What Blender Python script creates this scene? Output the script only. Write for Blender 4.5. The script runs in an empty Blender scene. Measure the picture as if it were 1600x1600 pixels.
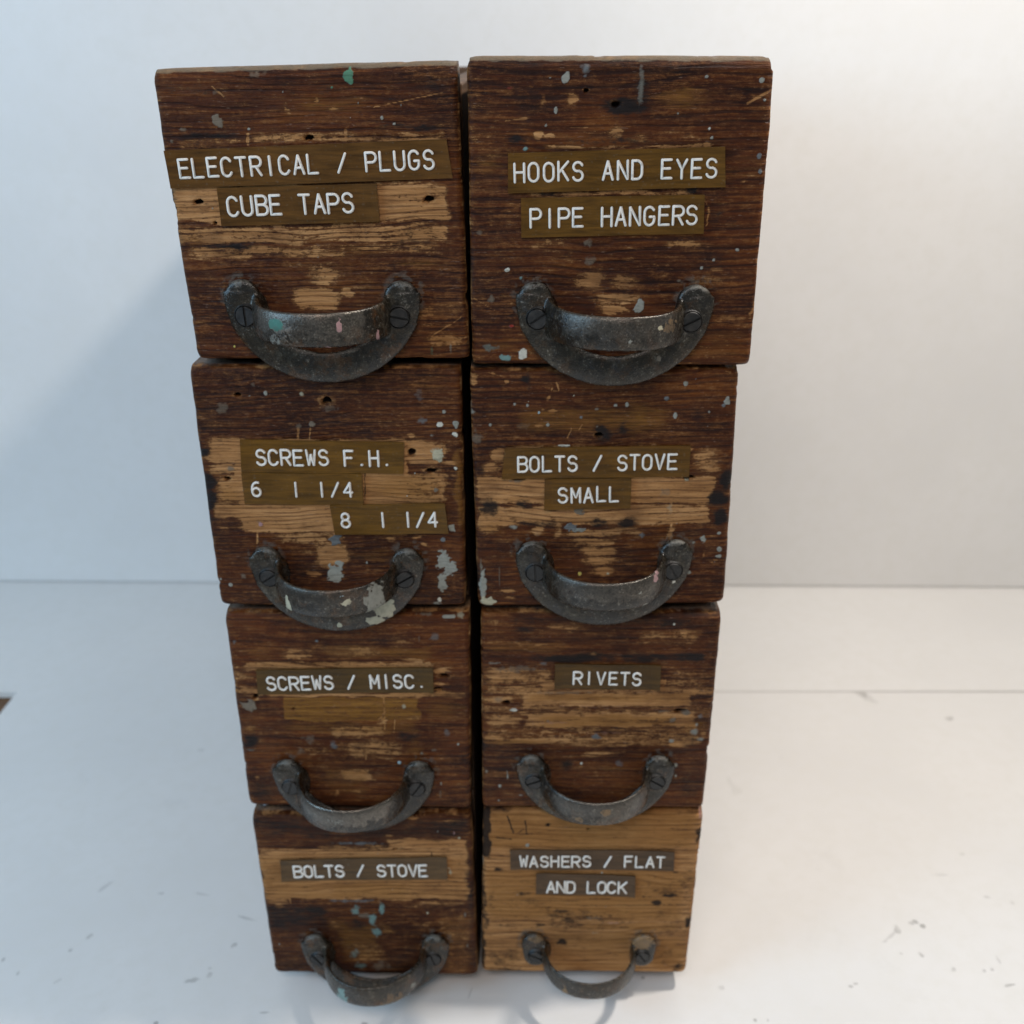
import bpy, bmesh, math
import numpy as np
from mathutils import Matrix, Vector

W = 0.12                      # width of one drawer front in metres; layout numbers below are in these units
FLOOR = -0.11                 # the board the stack stands on, below the lowest front edges
WALL_Y = 4.19
sc = bpy.context.scene
col = sc.collection

# ------------------------------------------------------------------ camera
def cam_axes(p, y, r):
    Rz = Matrix.Rotation(y, 3, 'Z'); Rx = Matrix.Rotation(p, 3, 'X'); Ry = Matrix.Rotation(r, 3, 'Y')
    return Rz @ Rx @ Ry
CAM = (0.229, -3.6492, 4.1449, -0.4266, 0.0176, 0.0087, 1600.1076)
R = cam_axes(CAM[3], CAM[4], CAM[5])
right, fwd, up = R.col[0], R.col[1], R.col[2]
cd = bpy.data.cameras.new('camera'); cam = bpy.data.objects.new('camera', cd); col.objects.link(cam)
M = Matrix.Identity(4)
for i in range(3):
    M[i][0] = right[i]; M[i][1] = up[i]; M[i][2] = -fwd[i]; M[i][3] = CAM[i] * W
cam.matrix_world = M
cd.sensor_fit = 'HORIZONTAL'; cd.sensor_width = 36.0
cd.lens = 36.0 * CAM[6] / 1600.0
cd.clip_start = 0.02; cd.clip_end = 50.0
cd.dof.use_dof = True; cd.dof.focus_distance = 3.45 * W; cd.dof.aperture_fstop = 10.5
sc.camera = cam

# ------------------------------------------------------------------ light and exposure
world = bpy.data.worlds.new('World'); sc.world = world; world.use_nodes = True
bg = world.node_tree.nodes['Background']
bg.inputs['Color'].default_value = (0.88, 0.97, 1.0, 1); bg.inputs['Strength'].default_value = 0.22

def area_light(name, loc, target, size, energy, color, shape='DISK', size_y=None):
    ld = bpy.data.lights.new(name, 'AREA'); ld.shape = shape; ld.size = size * W
    if size_y: ld.size_y = size_y * W
    ld.energy = energy; ld.color = color
    o = bpy.data.objects.new(name, ld); col.objects.link(o)
    o.location = Vector(loc) * W
    d = (Vector(target) - Vector(loc)).normalized()
    o.rotation_euler = d.to_track_quat('-Z', 'Y').to_euler()
    return o
area_light('bulb_light', (3.9, 0.36, 8.46), (1.0, 1.0, 0.0), 0.6, 5.9, (1.0, 0.920, 0.835))
area_light('ceiling_light', (-0.6, -7.0, 9.8), (0.0, 0.5, 1.8), 4.2, 5.0, (1.0, 0.885, 0.83), 'RECTANGLE', 3.2)
area_light('window_light', (-9.0, -4.0, 6.0), (0.0, 1.5, 1.5), 5.0, 8.3, (0.42, 0.71, 1.0), 'RECTANGLE', 4.0)

sc.view_settings.view_transform = 'Standard'; sc.view_settings.look = 'None'
sc.view_settings.exposure = 0.09; sc.view_settings.gamma = 1.0; sc.view_settings.use_curve_mapping = False
sc.render.engine = 'CYCLES'
sc.cycles.use_denoising = True
sc.cycles.max_bounces = 6
sc.cycles.sample_clamp_indirect = 6.0

# ------------------------------------------------------------------ noise for wear masks
_rng = np.random.default_rng(11)
_LAT = _rng.random((256, 256))
def vnoise(x, y):
    xi = np.floor(x).astype(int); yi = np.floor(y).astype(int)
    fx = x - xi; fy = y - yi
    fx = fx * fx * (3 - 2 * fx); fy = fy * fy * (3 - 2 * fy)
    g = lambda a, b: _LAT[a % 256, b % 256]
    return (g(xi, yi) * (1 - fx) * (1 - fy) + g(xi + 1, yi) * fx * (1 - fy)
            + g(xi, yi + 1) * (1 - fx) * fy + g(xi + 1, yi + 1) * fx * fy)
def fbm(x, y, octaves=4):
    s = 0.0; a = 0.5; t = 0.0
    for k in range(octaves):
        s = s + a * vnoise(x * 2 ** k + 17.3 * k, y * 2 ** k + 9.1 * k); t += a; a *= 0.55
    return s / t
def sstep(a, b, x):
    t = np.clip((x - a) / (b - a), 0, 1); return t * t * (3 - 2 * t)

# ------------------------------------------------------------------ scene bookkeeping
def tag(o, label=None, cat=None, group=None, kind=None):
    if label: o['label'] = label
    if cat: o['category'] = cat
    if group: o['group'] = group
    if kind: o['kind'] = kind
    return o
def link(name, mesh, mats=(), parent=None, loc=None):
    o = bpy.data.objects.new(name, mesh); col.objects.link(o)
    for m in mats: mesh.materials.append(m)
    if parent: o.parent = parent
    if loc is not None: o.location = Vector(loc) * W
    return o
def mesh_from(name, verts, faces, smooth=False):
    me = bpy.data.meshes.new(name)
    me.from_pydata([tuple(float(c) * W for c in v) for v in verts], [], faces)
    me.update()
    if smooth: me.polygons.foreach_set('use_smooth', [True] * len(me.polygons))
    return me
def set_col(me, name, arr):
    a = me.attributes.new(name, 'FLOAT_COLOR', 'POINT')
    a.data.foreach_set('color', np.ascontiguousarray(arr, dtype=np.float32).ravel())
def box_bm(bm, x0, x1, y0, y1, z0, z1, bevel=0.0):
    r = bmesh.ops.create_cube(bm, size=1.0)
    for v in r['verts']:
        v.co = Vector(((x0 + x1) / 2 + v.co.x * (x1 - x0), (y0 + y1) / 2 + v.co.y * (y1 - y0), (z0 + z1) / 2 + v.co.z * (z1 - z0))) * W
    if bevel:
        es = list({e for v in r['verts'] for e in v.link_edges})
        bmesh.ops.bevel(bm, geom=es, offset=bevel * W, segments=2, profile=0.5, affect='EDGES')
def box(name, dims, mat, parent=None, bevel=0.008):
    bm = bmesh.new(); box_bm(bm, *dims, bevel=bevel)
    me = bpy.data.meshes.new(name); bm.to_mesh(me); bm.free()
    return link(name, me, [mat], parent)

# ------------------------------------------------------------------ node helper
class N:
    def __init__(s, name):
        s.m = bpy.data.materials.new(name); s.m.use_nodes = True
        s.t = s.m.node_tree; s.b = s.t.nodes['Principled BSDF']
    def put(s, sock, v):
        if isinstance(v, bpy.types.NodeSocket): s.t.links.new(v, sock)
        elif v is not None:
            sock.default_value = v
    def math(s, op, a, b=None, c=None, clamp=False):
        n = s.t.nodes.new('ShaderNodeMath'); n.operation = op; n.use_clamp = clamp
        for i, v in enumerate((a, b, c)):
            if v is not None: s.put(n.inputs[i], v)
        return n.outputs[0]
    def add(s, a, b): return s.math('ADD', a, b)
    def mul(s, a, b): return s.math('MULTIPLY', a, b)
    def step(s, a, lo, hi, smooth=True):
        n = s.t.nodes.new('ShaderNodeMapRange'); n.interpolation_type = 'SMOOTHSTEP' if smooth else 'LINEAR'
        s.put(n.inputs['Value'], a); n.inputs['From Min'].default_value = lo; n.inputs['From Max'].default_value = hi
        return n.outputs[0]
    def mix(s, f, a, b, blend='MIX'):
        n = s.t.nodes.new('ShaderNodeMix'); n.data_type = 'RGBA'; n.blend_type = blend
        s.put(n.inputs[0], f); s.put(n.inputs[6], a); s.put(n.inputs[7], b)
        return n.outputs[2]
    def coord(s): return s.t.nodes.new('ShaderNodeTexCoord').outputs['Object']
    def map(s, v, scale=(1, 1, 1), loc=(0, 0, 0), rot=(0, 0, 0)):
        n = s.t.nodes.new('ShaderNodeMapping'); s.put(n.inputs[0], v)
        n.inputs['Location'].default_value = loc; n.inputs['Rotation'].default_value = rot; n.inputs['Scale'].default_value = scale
        return n.outputs[0]
    def noise(s, v, scale=1.0, detail=4.0, rough=0.55, dist=0.0):
        n = s.t.nodes.new('ShaderNodeTexNoise'); s.put(n.inputs['Vector'], v)
        n.inputs['Scale'].default_value = scale; n.inputs['Detail'].default_value = detail
        n.inputs['Roughness'].default_value = rough; n.inputs['Distortion'].default_value = dist
        return n.outputs[0]
    def ramp(s, f, stops):
        n = s.t.nodes.new('ShaderNodeValToRGB'); s.put(n.inputs[0], f)
        e = n.color_ramp.elements
        while len(e) < len(stops): e.new(0.5)
        for k, (p, c) in enumerate(stops): e[k].position = p; e[k].color = (*c, 1)
        return n.outputs[0]
    def attr(s, name):
        n = s.t.nodes.new('ShaderNodeAttribute'); n.attribute_name = name; return n
    def sep(s, c):
        n = s.t.nodes.new('ShaderNodeSeparateColor'); s.put(n.inputs[0], c); return n.outputs
    def sepxyz(s, v):
        n = s.t.nodes.new('ShaderNodeSeparateXYZ'); s.put(n.inputs[0], v); return n.outputs
    def vadd(s, a, b):
        n = s.t.nodes.new('ShaderNodeVectorMath'); n.operation = 'ADD'; s.put(n.inputs[0], a); s.put(n.inputs[1], b); return n.outputs[0]
    def bump(s, h, strength=0.3, dist=0.001):
        n = s.t.nodes.new('ShaderNodeBump'); n.inputs['Strength'].default_value = strength; n.inputs['Distance'].default_value = dist
        s.put(n.inputs['Height'], h); s.t.links.new(n.outputs[0], s.b.inputs['Normal'])
    def out(s, color=None, rough=None, metal=None, spec=None):
        for k, v in (('Base Color', color), ('Roughness', rough), ('Metallic', metal), ('Specular IOR Level', spec)):
            if v is not None: s.put(s.b.inputs[k], (*v, 1) if isinstance(v, tuple) and len(v) == 3 else v)
        return s.m

def front_wood(seed, tone=1.0, rings=220.0, ringk=0.5):
    """Old dark varnish over pine; the mask attribute says where it has worn off."""
    n = N('worn_varnished_wood')
    co = n.map(n.coord(), (1 / W,) * 3, (seed * 3.7, seed * 1.3, seed * 5.1))
    wob = n.noise(n.map(co, (1.3, 1, 2.2)), 1.0, 2.0)
    x, y, z = n.sepxyz(co)
    zz = n.add(z, n.mul(wob, 0.14))
    grain = n.noise(n.map(co, (2.6, 3, 88)), 1.0, 8.0, 0.66, 0.2)
    fibre = n.noise(n.map(co, (7, 9, 260)), 1.0, 4.0, 0.65)
    ring = n.math('SINE', n.add(n.mul(zz, rings), n.mul(n.noise(n.map(co, (0.9, 1, 11)), 1.0, 4.0), 17.0)))
    ringv = n.noise(n.map(co, (3.5, 1, 30)), 1.0, 3.0)
    ringl = n.mul(n.step(ring, 0.25, 1.0), n.step(ringv, 0.34, 0.58))
    blotch = n.noise(n.map(co, (2.6, 2, 5.5)), 1.0, 5.0, 0.62)
    blotch2 = n.noise(n.map(co, (4, 4, 7), (9, 2, 4)), 1.0, 5.0, 0.65)
    fine = n.noise(n.map(co, (46, 46, 85)), 1.0, 5.0, 0.7)
    vfine = n.noise(n.map(co, (120, 120, 330)), 1.0, 3.0, 0.65)
    streak = n.noise(n.map(co, (11, 8, 100)), 1.0, 7.0, 0.68, 0.5)
    flake = n.noise(n.map(co, (19, 9, 27), (4, 0, 6)), 1.0, 6.0, 0.7, 0.4)
    m = n.sep(n.attr('mask').outputs['Color'])
    wear, gold, black = m[0], m[1], m[2]
    v = n.add(n.add(n.mul(grain, 0.52), n.mul(blotch, 0.60)), n.mul(fine, 0.18))
    t = tone
    varn = n.ramp(v, [(0.44, (0.0072 * t, 0.0031 * t, 0.0030 * t)), (0.565, (0.040 * t, 0.0096 * t, 0.0034 * t)),
                      (0.70, (0.098 * t, 0.0250 * t, 0.0056 * t)), (0.83, (0.21 * t, 0.068 * t, 0.0120 * t))])
    # dulled, sooty zones and redder zones in the varnish
    varn = n.mix(n.mul(n.step(blotch2, 0.53, 0.72), 0.5), varn, (0.0165, 0.0110, 0.0105, 1))
    varn = n.mix(n.mul(n.step(blotch2, 0.46, 0.30), 0.45), varn, (0.115, 0.034, 0.010, 1))
    varn = n.mix(n.mul(ringl, ringk), varn, (0.0075, 0.0040, 0.0042, 1))
    varn = n.mix(n.mul(n.step(fibre, 0.56, 0.72), 0.38), varn, (0.0065, 0.0035, 0.0030, 1))
    varn = n.mix(n.mul(n.step(fibre, 0.42, 0.30), 0.30), varn, (0.13, 0.062, 0.026, 1))
    varn = n.mix(n.step(n.add(gold, n.mul(n.add(streak, -0.5), 1.2)), 0.25, 0.95), varn,
                 n.ramp(grain, [(0.3, (0.115, 0.048, 0.009)), (0.5, (0.19, 0.083, 0.014)), (0.7, (0.30, 0.145, 0.030))]))
    bare = n.ramp(n.add(n.mul(grain, 0.65), n.mul(blotch, 0.35)), [(0.32, (0.17, 0.073, 0.024)), (0.5, (0.385, 0.192, 0.072)), (0.66, (0.56, 0.31, 0.135))])
    bare = n.mix(n.mul(ringl, 0.62), bare, (0.085, 0.032, 0.014, 1))
    bare = n.mix(n.mul(n.step(fibre, 0.53, 0.68), 0.75), bare, (0.115, 0.048, 0.020, 1))
    bare = n.mix(n.mul(n.step(fine, 0.56, 0.72), 0.35), bare, (0.10, 0.052, 0.028, 1))
    bare = n.mix(n.mul(n.step(blotch2, 0.50, 0.68), 0.6), bare, (0.120, 0.052, 0.021, 1))
    bare = n.mix(n.mul(n.step(n.add(gold, n.mul(n.add(blotch, -0.5), 0.8)), 0.2, 0.8), 0.55), bare, (0.25, 0.112, 0.026, 1))
    wv = n.add(wear, n.add(n.add(n.mul(n.add(streak, -0.5), 1.05), n.mul(n.add(flake, -0.5), 0.85)), n.mul(n.add(fine, -0.5), 0.85)))
    wv = n.add(wv, n.add(n.mul(ringl, -0.16), n.mul(n.add(vfine, -0.5), 0.45)))
    isbare = n.mul(n.step(wv, 0.42, 0.63), n.step(n.add(wv, n.mul(n.add(blotch2, -0.5), 1.6)), 0.30, 0.62))
    part = n.step(wv, 0.12, 0.52)
    thin = n.mix(n.mul(part, 0.80), varn, n.mix(n.step(grain, 0.4, 0.62), (0.070, 0.026, 0.009, 1), (0.19, 0.078, 0.024, 1)))
    colr = n.mix(isbare, thin, bare)
    # chips, rubs and dry flecks over everything
    chip = n.step(n.add(streak, n.mul(fine, 0.7)), 1.055, 1.13)
    colr = n.mix(n.mul(chip, 0.8), colr, (0.30, 0.155, 0.075, 1))
    fleck = n.step(n.noise(n.map(co, (30, 30, 150), (3, 1, 7)), 1.0, 3.0, 0.6), 0.655, 0.73)
    colr = n.mix(n.mul(fleck, 0.5), colr, (0.22, 0.145, 0.105, 1))
    dirt = n.step(n.noise(n.map(co, (24, 24, 60), (1, 8, 2)), 1.0, 5.0, 0.7), 0.585, 0.70)
    colr = n.mix(n.mul(dirt, 0.5), colr, (0.0085, 0.0062, 0.0062, 1))
    bk = n.step(n.add(black, n.add(n.mul(n.add(fine, -0.5), 1.0), n.mul(n.add(blotch2, -0.5), 1.1))), 0.3, 0.75)
    colr = n.mix(n.mul(bk, 0.93), colr, (0.0085, 0.0078, 0.0085, 1))
    pa = n.attr('paint')
    pm = n.step(n.add(pa.outputs['Alpha'], n.add(n.mul(n.add(fine, -0.5), 0.5), n.mul(n.add(vfine, -0.5), 0.25))), 0.14, 0.66, False)
    colr = n.mix(pm, colr, n.mix(n.mul(n.step(fine, 0.45, 0.8), 0.5), pa.outputs['Color'], (0.05, 0.045, 0.04, 1)))
    rough = n.add(n.add(0.27, n.mul(fine, 0.25)), n.mul(isbare, 0.30))
    hgt = n.add(n.add(n.mul(grain, 0.55), n.mul(fibre, 0.35)), n.add(n.mul(isbare, -0.35), n.add(n.mul(pm, 0.35), n.mul(ringl, -0.3))))
    n.bump(n.add(hgt, n.add(n.mul(fine, 0.40), n.mul(vfine, 0.25))), 0.9, 0.0009)
    return n.out(colr, rough, 0.0, 0.13)

def body_wood():
    n = N('aged_box_wood')
    co = n.map(n.coord(), (1 / W,) * 3)
    grain = n.noise(n.map(co, (20, 1.5, 40)), 1.0, 6.0, 0.6, 0.2)
    b = n.noise(co, 2.0, 4.0)
    c = n.ramp(n.add(n.mul(grain, 0.6), n.mul(b, 0.4)), [(0.35, (0.03, 0.016, 0.009)), (0.55, (0.10, 0.052, 0.024)), (0.7, (0.19, 0.105, 0.05))])
    n.bump(grain, 0.4, 0.0006)
    return n.out(c, 0.65)

def tape_mat(seed, tone):
    n = N('woodgrain_label_tape')
    co = n.map(n.coord(), (1 / W,) * 3, (seed, 0, seed * 2.3))
    g = n.noise(n.map(co, (6, 6, 70), rot=(0, 0.25, 0)), 1.0, 5.0, 0.65, 0.4)
    f = n.noise(co, 90.0, 2.0)
    b = n.noise(co, 5.0, 3.0)
    c = n.ramp(n.add(n.mul(g, 0.75), n.mul(b, 0.3)), [(0.36, tuple(q * 0.45 for q in tone)), (0.56, tone), (0.72, tuple(q * 1.45 for q in tone))])
    c = n.mix(n.mul(n.step(f, 0.62, 0.72), 0.25), c, (0.16, 0.14, 0.11, 1))
    n.bump(n.add(f, g), 0.12, 0.0003)
    return n.out(c, n.add(0.24, n.mul(b, 0.25)), 0.0, 0.25)

def letter_mat():
    n = N('embossed_white')
    co = n.map(n.coord(), (1 / W,) * 3)
    f = n.noise(co, 60.0, 3.0)
    return n.out(n.mix(n.step(f, 0.5, 0.8), (0.76, 0.73, 0.675, 1), (0.47, 0.455, 0.43, 1)), 0.45)

def handle_metal(seed, brown, lift=1.0, shine=0.6):
    n = N('patinated_iron')
    co = n.map(n.coord(), (1 / W,) * 3, (seed * 2.1, seed * 4.3, seed))
    a = n.noise(co, 8.0, 6.0, 0.66); b = n.noise(co, 34.0, 6.0, 0.72); f = n.noise(co, 150.0, 4.0, 0.65)
    k = lift
    c = n.ramp(n.add(n.mul(a, 0.55), n.mul(b, 0.45)), [(0.36, (0.006 * k, 0.0050 * k, 0.0038 * k)), (0.47, (0.014 * k, 0.0112 * k, 0.0074 * k)),
               (0.56, (0.033 * k, 0.0265 * k, 0.0175 * k)), (0.69, (0.085 * k, 0.069 * k, 0.046 * k))])
    c = n.mix(n.mul(n.step(n.noise(co, 12.0, 6.0, 0.75), 0.50, 0.62), brown), c, (0.085, 0.037, 0.011, 1))
    c = n.mix(n.mul(n.step(n.noise(n.map(co, loc=(5, 5, 5)), 15.0, 6.0, 0.75), 0.56, 0.68), 0.25), c, (0.050, 0.060, 0.074, 1))
    c = n.mix(n.mul(n.step(n.add(f, n.mul(b, 0.6)), 0.90, 1.02), 0.7), c, (0.25, 0.235, 0.20, 1))
    c = n.mix(n.mul(n.step(n.add(f, n.mul(b, 0.6)), 0.72, 0.60), 0.7), c, (0.007, 0.0065, 0.006, 1))
    # hand-rubbed metal that also carries a highlight painted into its colour
    po = n.attr('polish_highlight').outputs['Fac']
    pol_hi = n.mul(n.step(n.add(po, n.add(n.mul(n.add(a, -0.5), 2.0), n.mul(n.add(b, -0.5), 1.6))), 0.35, 0.85), shine)
    c = n.mix(pol_hi, c, n.mix(n.step(f, 0.35, 0.65), (0.085, 0.078, 0.070, 1), (0.20, 0.18, 0.155, 1)))
    pa = n.attr('paint')
    pm = n.step(n.add(pa.outputs['Alpha'], n.add(n.mul(n.add(b, -0.5), 1.1), n.mul(n.add(f, -0.5), 0.5))), 0.3, 0.62)
    pm = n.mul(pm, n.step(pa.outputs['Alpha'], 0.02, 0.2))
    c = n.mix(pm, c, n.mix(n.mul(n.step(b, 0.4, 0.75), 0.5), pa.outputs['Color'], (0.05, 0.045, 0.04, 1)))
    metal = n.mul(n.math('SUBTRACT', 1.0, pm), n.add(0.10, n.add(n.mul(n.step(a, 0.38, 0.6), 0.25), n.mul(pol_hi, 0.6))))
    rough = n.add(n.add(0.10, n.mul(b, 0.34)), n.add(n.mul(pm, 0.2), n.mul(pol_hi, -0.05)))
    n.bump(n.add(n.mul(b, 0.8), n.add(n.mul(f, 0.5), n.mul(pm, 0.2))), 0.45, 0.0008)
    return n.out(c, rough, metal, 0.6)

# ------------------------------------------------------------------ setting: white boards, wall, table under them
def white_board_mat(name, base, marks):
    n = N(name)
    co = n.map(n.coord(), (1 / W,) * 3)
    big = n.noise(co, 0.9, 4.0, 0.6)
    c = n.mix(n.step(big, 0.35, 0.75), (*base, 1), tuple(q * 0.955 for q in base) + (1,))
    if marks:
        sm = n.noise(n.map(co, (1, 1, 1), rot=(0, 0, 0.5)), 2.6, 5.0, 0.65)
        c = n.mix(n.mul(n.step(sm, 0.60, 0.78), 0.13), c, (0.42, 0.40, 0.34, 1))
        sp = n.noise(n.map(co, (9, 26, 9), rot=(0, 0, 0.6)), 1.0, 3.0, 0.6)
        reg = n.step(n.noise(co, 1.7, 2.0), 0.5, 0.66)
        c = n.mix(n.mul(n.mul(n.step(sp, 0.735, 0.78), reg), 0.35), c, (0.17, 0.15, 0.12, 1))
        wobble = n.noise(co, 26.0, 4.0, 0.7)
        for (mx, my, rx, ry, ang, dark) in marks:
            v = n.map(co, (1, 1, 1), (-mx, -my, 0))
            v = n.map(v, (1 / rx, 1 / ry, 0), rot=(0, 0, 0))
            if ang:
                v = n.map(n.map(co, (1, 1, 1), (-mx, -my, 0)), (1, 1, 0), rot=(0, 0, ang)); v = n.map(v, (1 / rx, 1 / ry, 0))
            l = n.t.nodes.new('ShaderNodeVectorMath'); l.operation = 'LENGTH'; n.put(l.inputs[0], v)
            d = n.add(l.outputs['Value'], n.mul(n.add(wobble, -0.5), 2.4))
            c = n.mix(n.mul(n.math('SUBTRACT', 1.0, n.step(d, 0.55, 1.15)), dark), c, (0.10, 0.09, 0.075, 1))
    mot = n.noise(co, 11.0, 6.0, 0.7)
    c = n.mix(n.mul(n.step(mot, 0.40, 0.68), 0.55), c, tuple(q * k for q, k in zip(base, (0.955, 0.95, 0.93))) + (1,))
    f = n.noise(co, 55.0, 4.0)
    n.bump(n.add(n.mul(f, 0.7), n.add(big, mot)), 0.10, 0.0006)
    return n.out(c, 0.42, 0.0, 0.35)

MARKS = ((2.656,2.482,0.0572,0.0402,0.961,0.227),(2.618,2.553,0.0531,0.042,0.663,0.358),(3.14,2.247,0.025,0.0375,1.247,0.358),(2.171,0.385,0.0168,0.0316,-0.006,0.39),(2.115,0.334,0.0618,0.0102,-0.675,0.227),(2.285,0.434,0.0215,0.0145,0.783,0.488),(2.31,0.408,0.0151,0.0145,0.504,0.52),(2.262,0.425,0.0169,0.0138,-0.006,0.39),(2.239,0.214,0.0115,0.019,-0.378,0.455),(2.139,0.226,0.0118,0.009,0.484,0.455),(2.369,0.127,0.0114,0.0178,0.486,0.39),(2.52,0.121,0.0096,0.0127,-0.007,0.325),(2.562,0.129,0.0096,0.0085,-0.007,0.325),(2.616,0.036,0.0312,0.0078,-0.199,0.455),(1.852,0.038,0.0127,0.008,-0.007,0.39),(1.823,0.023,0.0095,0.0079,-0.007,0.39),(2.724,0.943,0.0183,0.0165,-0.005,0.227),(2.736,0.612,0.0192,0.0104,0.248,0.26),(2.854,0.571,0.0126,0.0155,0.247,0.293),(1.312,-0.175,0.0092,0.0108,-0.007,0.52),(1.373,-0.175,0.0061,0.0109,-0.007,0.455),(1.181,0.007,0.0158,0.0153,-0.007,0.195),(2.542,0.777,0.0501,0.0104,-0.006,0.163),(1.527,1.49,0.032,0.0429,-0.004,0.104),(1.502,1.57,0.0202,0.0501,-0.004,0.091),(2.619,0.189,0.0097,0.026,-0.007,0.227),(-2.137,0.663,0.0608,0.0158,-0.966,0.227),(-2.089,0.31,0.0253,0.0142,-1.065,0.39),(-2.153,0.218,0.0134,0.0133,-0.007,0.455),(-2.475,0.154,0.0099,0.0134,-0.007,0.39),(-2.36,0.071,0.0065,0.0129,-0.007,0.39),(-2.139,0.026,0.0251,0.009,-0.776,0.26),(-1.463,0.034,0.0336,0.0166,-0.229,0.39),(-1.383,0.07,0.013,0.0162,-0.007,0.39),(-1.394,0.109,0.0131,0.0082,-0.007,0.325),(-1.311,0.256,0.0151,0.0235,0.38,0.325),(-1.582,0.609,0.0458,0.0093,0.209,0.195),(-1.807,0.612,0.0178,0.0099,-0.006,0.26),(-1.286,0.437,0.0529,0.0086,0.302,0.293),(-1.961,1.882,0.0257,0.0213,-0.004,0.163),(-1.564,-0.214,0.0123,0.0111,-0.008,0.52),(-1.058,-0.15,0.0249,0.0059,-0.007,0.39),(-0.564,-0.207,0.0184,0.0107,-0.008,0.52),(-0.061,-0.025,0.0065,0.0404,0.278,0.26),(0.801,0.066,0.0128,0.0117,-0.007,0.52))
board_mat = white_board_mat('scuffed_white_board', (0.80, 0.79, 0.775), MARKS)
rear_mat = white_board_mat('rear_white_board', (0.80, 0.79, 0.775), [])
wall_mat = white_board_mat('white_wall_paint', (0.80, 0.795, 0.785), [])

def slab(name, poly, z0, z1, mat):
    k = len(poly)
    v = [(x, y, z0) for x, y in poly] + [(x, y, z1) for x, y in poly]
    f = [tuple(range(k))[::-1], tuple(range(k, 2 * k))] + [(i, (i + 1) % k, k + (i + 1) % k, k + i) for i in range(k)]
    return tag(link(name, mesh_from(name, v, f), [mat]), kind='structure')
fx0 = -3.505
slab('floor_front_board', [(fx0 - 0.03, -8.0), (9.0, -8.0), (9.0, 2.572), (fx0 + 0.005, 2.560)], FLOOR - 0.05, FLOOR, board_mat)
slab('floor_rear_board', [(-12.0, 2.515), (9.0, 2.612), (12.0, 2.63), (12.0, 4.6), (-12.0, 4.6)], FLOOR - 0.05, FLOOR - 0.003, rear_mat)
tm = N('brown_table_wood')
_co = tm.map(tm.coord(), (1 / W,) * 3)
_g = tm.noise(tm.map(_co, (0.6, 9, 9)), 1.0, 5.0, 0.6, 0.3)
tm.out(tm.ramp(_g, [(0.35, (0.055, 0.022, 0.006)), (0.65, (0.16, 0.07, 0.02))]), 0.45)
slab('table_ground', [(-14, -8.5), (14, -8.5), (14, 5.0), (-14, 5.0)], FLOOR - 0.30, FLOOR - 0.055, tm.m)
def wy(x): return 4.190 - 0.0139 * x
slab('wall', [(-14, wy(-14)), (14, wy(14)), (14, wy(14) + 0.2), (-14, wy(-14) + 0.2)], FLOOR + 0.007, 12.0, wall_mat)

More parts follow.
